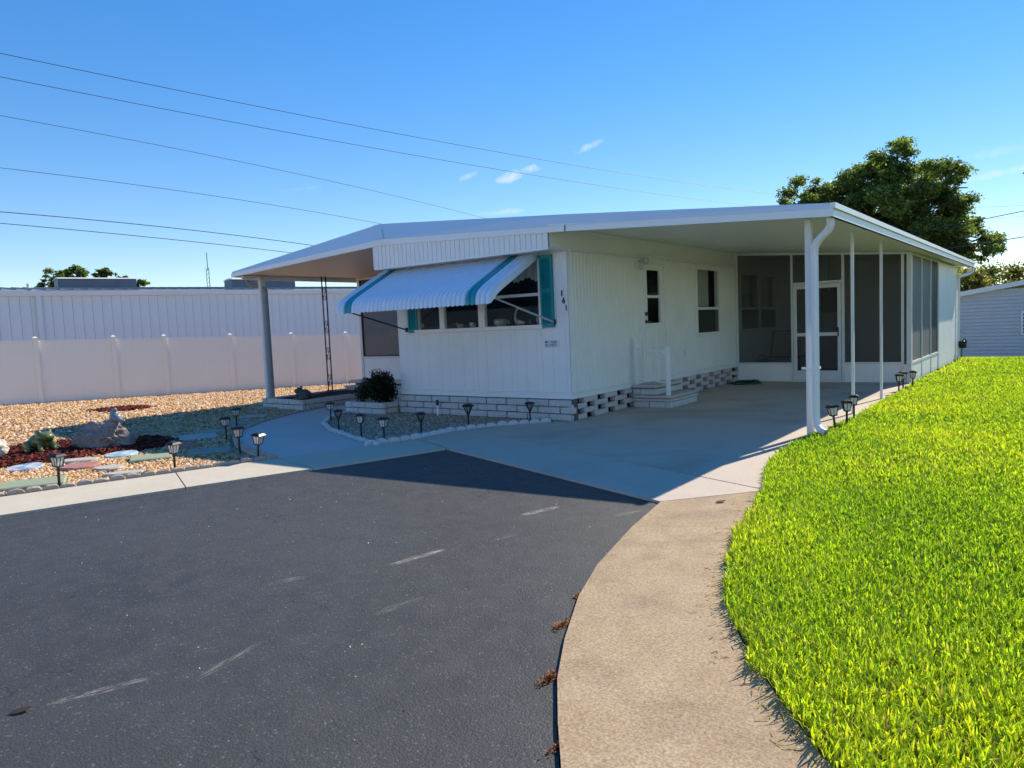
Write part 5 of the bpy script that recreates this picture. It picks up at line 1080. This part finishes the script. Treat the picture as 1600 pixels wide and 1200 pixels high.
for a, b_ in ((2.8, 5.72), (9.78, 12.82), (17, 20), (-5, -2)):
    V_ = put('ridge_vent', MB().hexa([pb(a, 6.0, 3.75), pb(b_, 6.0, 3.75), pb(b_, 7.2, 3.75), pb(a, 7.2, 3.75)], [pb(a, 6.0, 4.20), pb(b_, 6.0, 4.20), pb(b_, 7.2, 4.20), pb(a, 7.2, 4.20)]), STEELV, BR)
    put('vent_cap', MB().hexa([pb(a - .05, 5.9, 4.203), pb(b_ + .05, 5.9, 4.203), pb(b_ + .05, 7.3, 4.203), pb(a - .05, 7.3, 4.203)], [pb(a - .02, 5.95, 4.25), pb(b_ + .02, 5.95, 4.25), pb(b_ + .02, 6.6, 4.29), pb(a - .02, 6.6, 4.29)]), STEELW, BR)
put('vent_pipe', MB().tube([pb(1.35, .8, 3.38), pb(1.35, .8, 3.62)], .055, 10), STEELW, BR)

# ================================================================== GREY NEIGHBOUR, TREES, WIRES
NB = thing('neighbour_home', 'low grey lap sided home beyond the lawn at the right edge', 'house', (-.5, 32, -.7))
ybk = 40; zr = lambda x: 1.80 + .155 * (x + 3.3) if x < .9 else 2.45 - .155 * (x - .9)
lap = MB(); z = -.85
NX0, NX1 = -3.6, 5.4
while z < 2.5:
    xa = NX0; xb = NX1
    if z + .065 > zr(NX0): xa = max(NX0, -3.3 + (z + .13 - 1.80) / .155); xb = .9 + (2.45 - z - .13) / .155
    if xb > xa + .1: lap.hexa([(xa, 31.93, z), (xb, 31.93, z), (xb, 32.03, z), (xa, 32.03, z)], [(xa, 31.995, z + .13), (xb, 31.995, z + .13), (xb, 32.03, z + .13), (xa, 32.03, z + .13)])
    z += .13
put('wall', lap, SHEDW, NB); put('wall', MB().box(NX0, NX0 + .05, 32.035, ybk, -.85, 1.75).box(NX1 - .05, NX1, 32.035, ybk, -.85, 1.75).box(NX0 + .06, NX1 - .06, 32.032, 32.06, -.85, 2.0), SHEDW, NB)
rf = MB()
for a, b_ in ((NX0 - .2, .9), (.9, NX1 + .2)):
    rf.hexa([(a, 31.75, zr(a) + .0), (b_, 31.75, zr(b_)), (b_, ybk + .2, zr(b_)), (a, ybk + .2, zr(a))], [(a, 31.75, zr(a) + .17), (b_, 31.75, zr(b_) + .17), (b_, ybk + .2, zr(b_) + .17), (a, ybk + .2, zr(a) + .17)])
put('roof', rf, FASC, NB)
WN = put('window', MB().box(-1.335, -1.275, 31.93, 31.99, .33, 1.18).box(-.40, -.34, 31.93, 31.99, .33, 1.18).box(-1.274, -.401, 31.93, 31.99, 1.12, 1.18).box(-1.274, -.401, 31.93, 31.99, .33, .39), TRIM, NB); put('pane', MB().box(-1.274, -.401, 31.955, 31.965, .391, 1.119), mat('dark_glass', (.05, .06, .07), .08, spec=.6), WN)

def limb(mb, p, q, r0, r1, jit=.1, n=5):
    pts = []; p, q = Vector(p), Vector(q)
    for i in range(n + 1):
        t__ = i / n; v = p.lerp(q, t__); s_ = math.sin(math.pi * t__) * jit; pts.append(v + Vector((random.uniform(-s_, s_), random.uniform(-s_, s_), random.uniform(-s_, s_))))
    mb.tube(pts, [r0 + (r1 - r0) * i / n for i in range(n + 1)], 7)
OAKP = [(.095, .15, .04), (.13, .195, .048), (.165, .225, .06), (.06, .10, .03), (.21, .26, .07)]
def tree(name, label, base, lobes, nleaf, size, trunk_top, pal=OAKP, r0=.35, shell=.35):
    t = thing(name, label, 'tree', base); mb = MB(); limb(mb, base, trunk_top, r0, r0 * .6, .1)
    for (c, r) in lobes:
        limb(mb, trunk_top, c, r0 * .42, .05, .3, 6)
        for k in range(3): limb(mb, c, (c[0] + r[0] * random.uniform(-.8, .8), c[1] + r[1] * random.uniform(-.8, .8), c[2] + r[2] * random.uniform(-.3, .8)), .06, .015, .15, 4)
    put('trunk', mb, BARK, t, smooth=True)
    sub = []
    for c, r in lobes:        # break each lobe into clumps so that sky shows between them
        for k in range(max(9, int(12 * (r[0] * r[2])))):
            d = rng.normal(0, 1, 3); d /= np.linalg.norm(d); f = rng.uniform(.35, 1.0) ** .6; rr_ = rng.uniform(.20, .40) * min(1.7, (r[0] * r[1] * r[2]) ** (1 / 3)); sub.append(((c[0] + d[0] * r[0] * f, c[1] + d[1] * r[1] * f, c[2] + d[2] * r[2] * f), (rr_ * 1.15, rr_ * 1.15, rr_ * .75)))
    leaves('crown', sub, nleaf, size, pal, LEAF, t, shell, base, .3, .72); return t
tree('oak_tree', 'big spreading oak tree rising behind the carport roof', (-6.6, 44, -.8),
     [((-12.3, 44, 8.10), (1.3, 1.6, 1.0)), ((-10.9, 43.6, 8.20), (1.2, 1.6, 1.0)), ((-9.0, 44.2, 8.40), (1.5, 2, 1.3)), ((-7.6, 44, 9.00), (1.5, 2, 1.1)), ((-6.0, 44.4, 8.20), (1.5, 2, 1.2)), ((-4.7, 44, 7.40), (1.0, 1.6, 1.0)), ((-7.6, 43.2, 7.00), (2.2, 2.2, 1.4)), ((-5.6, 43.6, 6.10), (1.6, 2, 1.2)), ((-10.0, 43.6, 6.60), (1.7, 2, 1.1)), ((-4.4, 44, 5.00), (1.5, 1.8, 1.0)), ((-3.2, 44, 4.30), (.9, 1.4, .8)), ((-6.2, 44, 4.30), (2.0, 2, 1.2)), ((-8.6, 44, 4.70), (2.2, 2, 1.3)), ((-7.3, 44.0, 9.90), (.7, .9, .5))],
     150000, .085, (-6.9, 44, 4.6), r0=.5)
YEL = [(.16, .17, .03), (.12, .14, .03), (.09, .11, .024), (.19, .18, .045), (.13, .10, .03)]
for i, (x, y, z, rx, rz_, lb, pl_) in enumerate([(-4.3, 40, 2.0, 1.5, 1.5, 'yellow green tree directly beyond the porch corner below the oak', YEL), (-2.4, 46, 1.9, 1.8, 1.3, 'olive tree in the middle of the far hedge above the grey home', YEL), (-.4, 43, 1.9, 1.7, 1.2, 'light green tree at the right edge of the far hedge', YEL), (3.2, 45, 2.2, 2.0, 1.5, 'round tree past the grey home outside the hedge', YEL), (-3.4, 52, 2.0, 2.0, 1.5, 'dark tree farthest back above the far hedge', OAKP)]):
    tree('hedge_tree', lb, (x, y, -.75), [((x, y, z), (rx, rx, rz_)), ((x - rx * .6, y - .5, z - .3), (rx * .7, rx * .7, rz_ * .7)), ((x + rx * .6, y - .4, z - .2), (rx * .7, rx * .7, rz_ * .7))], 9000, .085, (x, y, z - rz_ * .5), pl_, .16)
LT_ = F0 + fn * 35
tp = lambda t_, z, o_=0: (LT_.x + fd.x * t_ + fn.x * o_, LT_.y + fd.y * t_ + fn.y * o_, z)
tree('pine_tree', 'dark round topped tree behind the left end of the steel building roof', tp(6.5, -.5), [(tp(4.9, 5.7), (.9, .9, .5)), (tp(5.6, 6.3), (1.0, 1.0, .5)), (tp(6.6, 6.45), (.9, .9, .45)), (tp(6.2, 5.7), (1.2, 1, .5)), (tp(4.4, 5.15), (.6, .7, .3))], 11000, .075, tp(6.2, 4.6), r0=.25)
tree('pine_tree', 'small dark tree standing next to the round topped one above the vent', tp(8.2, -.5), [(tp(7.85, 6.35), (.32, .5, .45)), (tp(8.35, 6.2), (.5, .6, .5)), (tp(8.2, 5.6), (.6, .6, .4))], 5000, .075, tp(8.1, 4.8), r0=.18)
tree('pine_tree', 'low sloping dark tree at the right end of the first roof vent', tp(10, -.5), [(tp(9.2, 6.1), (.35, .5, .45)), (tp(9.8, 5.75), (.6, .6, .4)), (tp(10.4, 5.75), (.7, .6, .28)), (tp(9.6, 5.3), (.6, .6, .4))], 5200, .075, tp(9.7, 4.6), r0=.18)
# lattice mast
MT = F0 + fn * 40 + fd * 16.6; ms = thing('radio_mast', 'thin lattice radio mast beyond the steel building', 'mast', (MT.x, MT.y, -.7)); lm = MB()
for a, b_ in ((-.16, 0), (.10, .12), (.10, -.12)): lm.tube([(MT.x + fd.x * a - fd.y * b_, MT.y + fd.y * a + fd.x * b_, -.7), (MT.x + fd.x * a * .8, MT.y + fd.y * a * .8, 7.35)], .022, 5)
put('legs', lm, WIRE, ms); br = MB(); z = 0
while z < 7.0: br.tube([(MT.x - fd.x * .15, MT.y - fd.y * .15, z), (MT.x + fd.x * .09, MT.y + fd.y * .09, z + .35)], .012, 4); z += .35
put('bracing', br, WIRE, ms); put('antenna', MB().tube([(MT.x, MT.y, 7.1), (MT.x, MT.y, 8.6)], .03, 6), WIRE, ms)
# power lines run behind the steel building
W0 = F0 + fn * 4.5
def wire(label, ts, zs, r, ext=None):
    cf = np.polyfit(ts, zs, 2); a, b_ = (ts[0] - 14, ts[-1] + 6) if ext is None else ext; pts = []
    for t__ in np.linspace(a, b_, 60): p = W0 + fd * t__; pts.append((p.x, p.y, float(np.polyval(cf, t__))))
    return tag(put('power_line', MB().tube(pts, r * .68, 5), WIRE), label, 'power line', 'power lines across the sky')
wire('highest thin power line crossing the whole sky to the right edge', [1.0, 15.3, 24.4, 42.9, 60.3, 89.4], [10.55, 9.72, 9.30, 9.30, 10.03, 11.63], .016, (-14, 100))
wire('second highest thin power line, ending behind the roof and oak', [1.0, 10.7, 25, 37.7, 60.3, 89.5], [9.74, 9.23, 8.55, 8.40, 8.91, 10.57], .015, (-14, 100))
wire('third power line from the top, going down behind the roof middle', [.9, 6.4, 11.1, 19.0], [8.56, 8.12, 7.55, 6.5], .012, (-14, 34))
wire('fourth power line from the top, meeting the roof ridge', [.7, 6.3, 13.6], [6.99, 6.66, 5.96], .012, (-14, 30))
wire('upper one of the two thick dark cables above the steel building', [.6, 5.1, 10.6], [5.65, 5.42, 4.96], .018, (-14, 24))
wire('lower one of the two thick dark cables above the steel building', [.6, 5.1, 9.6], [5.30, 5.02, 4.66], .016, (-14, 24))
def wire2(label, a, b_, r, sag=.25):
    pts = [Vector(a).lerp(Vector(b_), k / 24) - Vector((0, 0, sag * 4 * (k / 24) * (1 - k / 24))) for k in range(25)]; return tag(put('power_line', MB().tube(pts, r, 5), WIRE), label, 'power line', 'power lines at the right')
wire2('upper rising wire in front of the oak at the right', (-14, 38.5, 4.6), (1.2, 38.5, 5.75), .016); wire2('lower rising wire in front of the oak at the right', (-14, 38, 3.9), (1.2, 38.4, 4.55), .018); wire2('faint lowest wire over the far hedge', (-8, 60, 3.6), (0, 60, 4.4), .015, .1)
UP = thing('utility_pole', 'utility pole with street light just past the right picture edge', 'utility pole', (-.95, 38.6, -.7))
put('pole', MB().tube([(-.95, 38.6, -.7), (-.95, 38.6, 9.6)], [.16, .11], 10), BARK, UP); put('street_light', MB().tube([(-.95, 38.6, 6.9), (-1.3, 38.5, 7.0)], .025, 6).hexa([(-1.62, 38.42, 6.97), (-1.28, 38.42, 6.97), (-1.28, 38.58, 6.97), (-1.62, 38.58, 6.97)], [(-1.55, 38.45, 7.05), (-1.28, 38.45, 7.08), (-1.28, 38.55, 7.08), (-1.55, 38.55, 7.05)]), WIRE, UP)
put('crossarm', MB().box(-1.35, -.5, 38.42, 38.5, 5.62, 5.70), WIRE, UP); put('insulator', MB().lathe([(.04, 0), (.05, .05), (.03, .2)], (-1.32, 38.46, 5.70), 8), WIRE, UP)

# ================================================================== ACROSS THE STREET (unseen, added to bounce daylight and fill window reflections)
slab('added_opposite_sidewalk', [(-30, -11), (30, -11), (30, -12.6), (-30, -12.6)], -.25, .003, CONC_K, .004)
slab('added_opposite_driveway', [(-12, -12.6), (14, -12.6), (14, -17.4), (-12, -17.4)], -.25, .003, CONC_K, .004)
slab('added_opposite_lawn', [(-60, -17.5), (60, -17.5), (60, -80), (-60, -80)], -.25, .0, SOIL, .0)
for x0, x1, lb in ((-24.5, -4.5, 'unseen white mobile home added across the street, left of the two'), (-1.5, 18.5, 'unseen white mobile home added across the street, right of the two')):
    o = thing('added_opposite_home', lb, 'mobile home', (x0, -17.6, 0)); yf, yb = -17.6, -26.
    put('wall', MB().box(x0, x1, yb, yf, 0, 3.0), WHITE, o)
    put('roof', MB().add([(x0 - .3, yf + .5, 3.0), (x1 + .3, yf + .5, 3.0), (x1 + .3, yb - .5, 3.0), (x0 - .3, yb - .5, 3.0), (x0 - .3, (yf + yb) / 2, 4.4), (x1 + .3, (yf + yb) / 2, 4.4)], [(0, 1, 5, 4), (2, 3, 4, 5), (1, 2, 5), (3, 0, 4), (3, 2, 1, 0)]), FASC, o)
    for k in range(4):
        xx = x0 + 2 + k * 4.6; wf = put('window', MB().box(xx, xx + 1.5, yf + .002, yf + .04, 1.1, 2.3), TRIM, o); put('pane', MB().box(xx + .07, xx + 1.43, yf + .041, yf + .045, 1.17, 2.23), MATS['dark_glass'], wf)
    put('door', MB().box(x0 + 8.6, x0 + 9.5, yf + .002, yf + .05, .1, 2.15), TEAL, o)
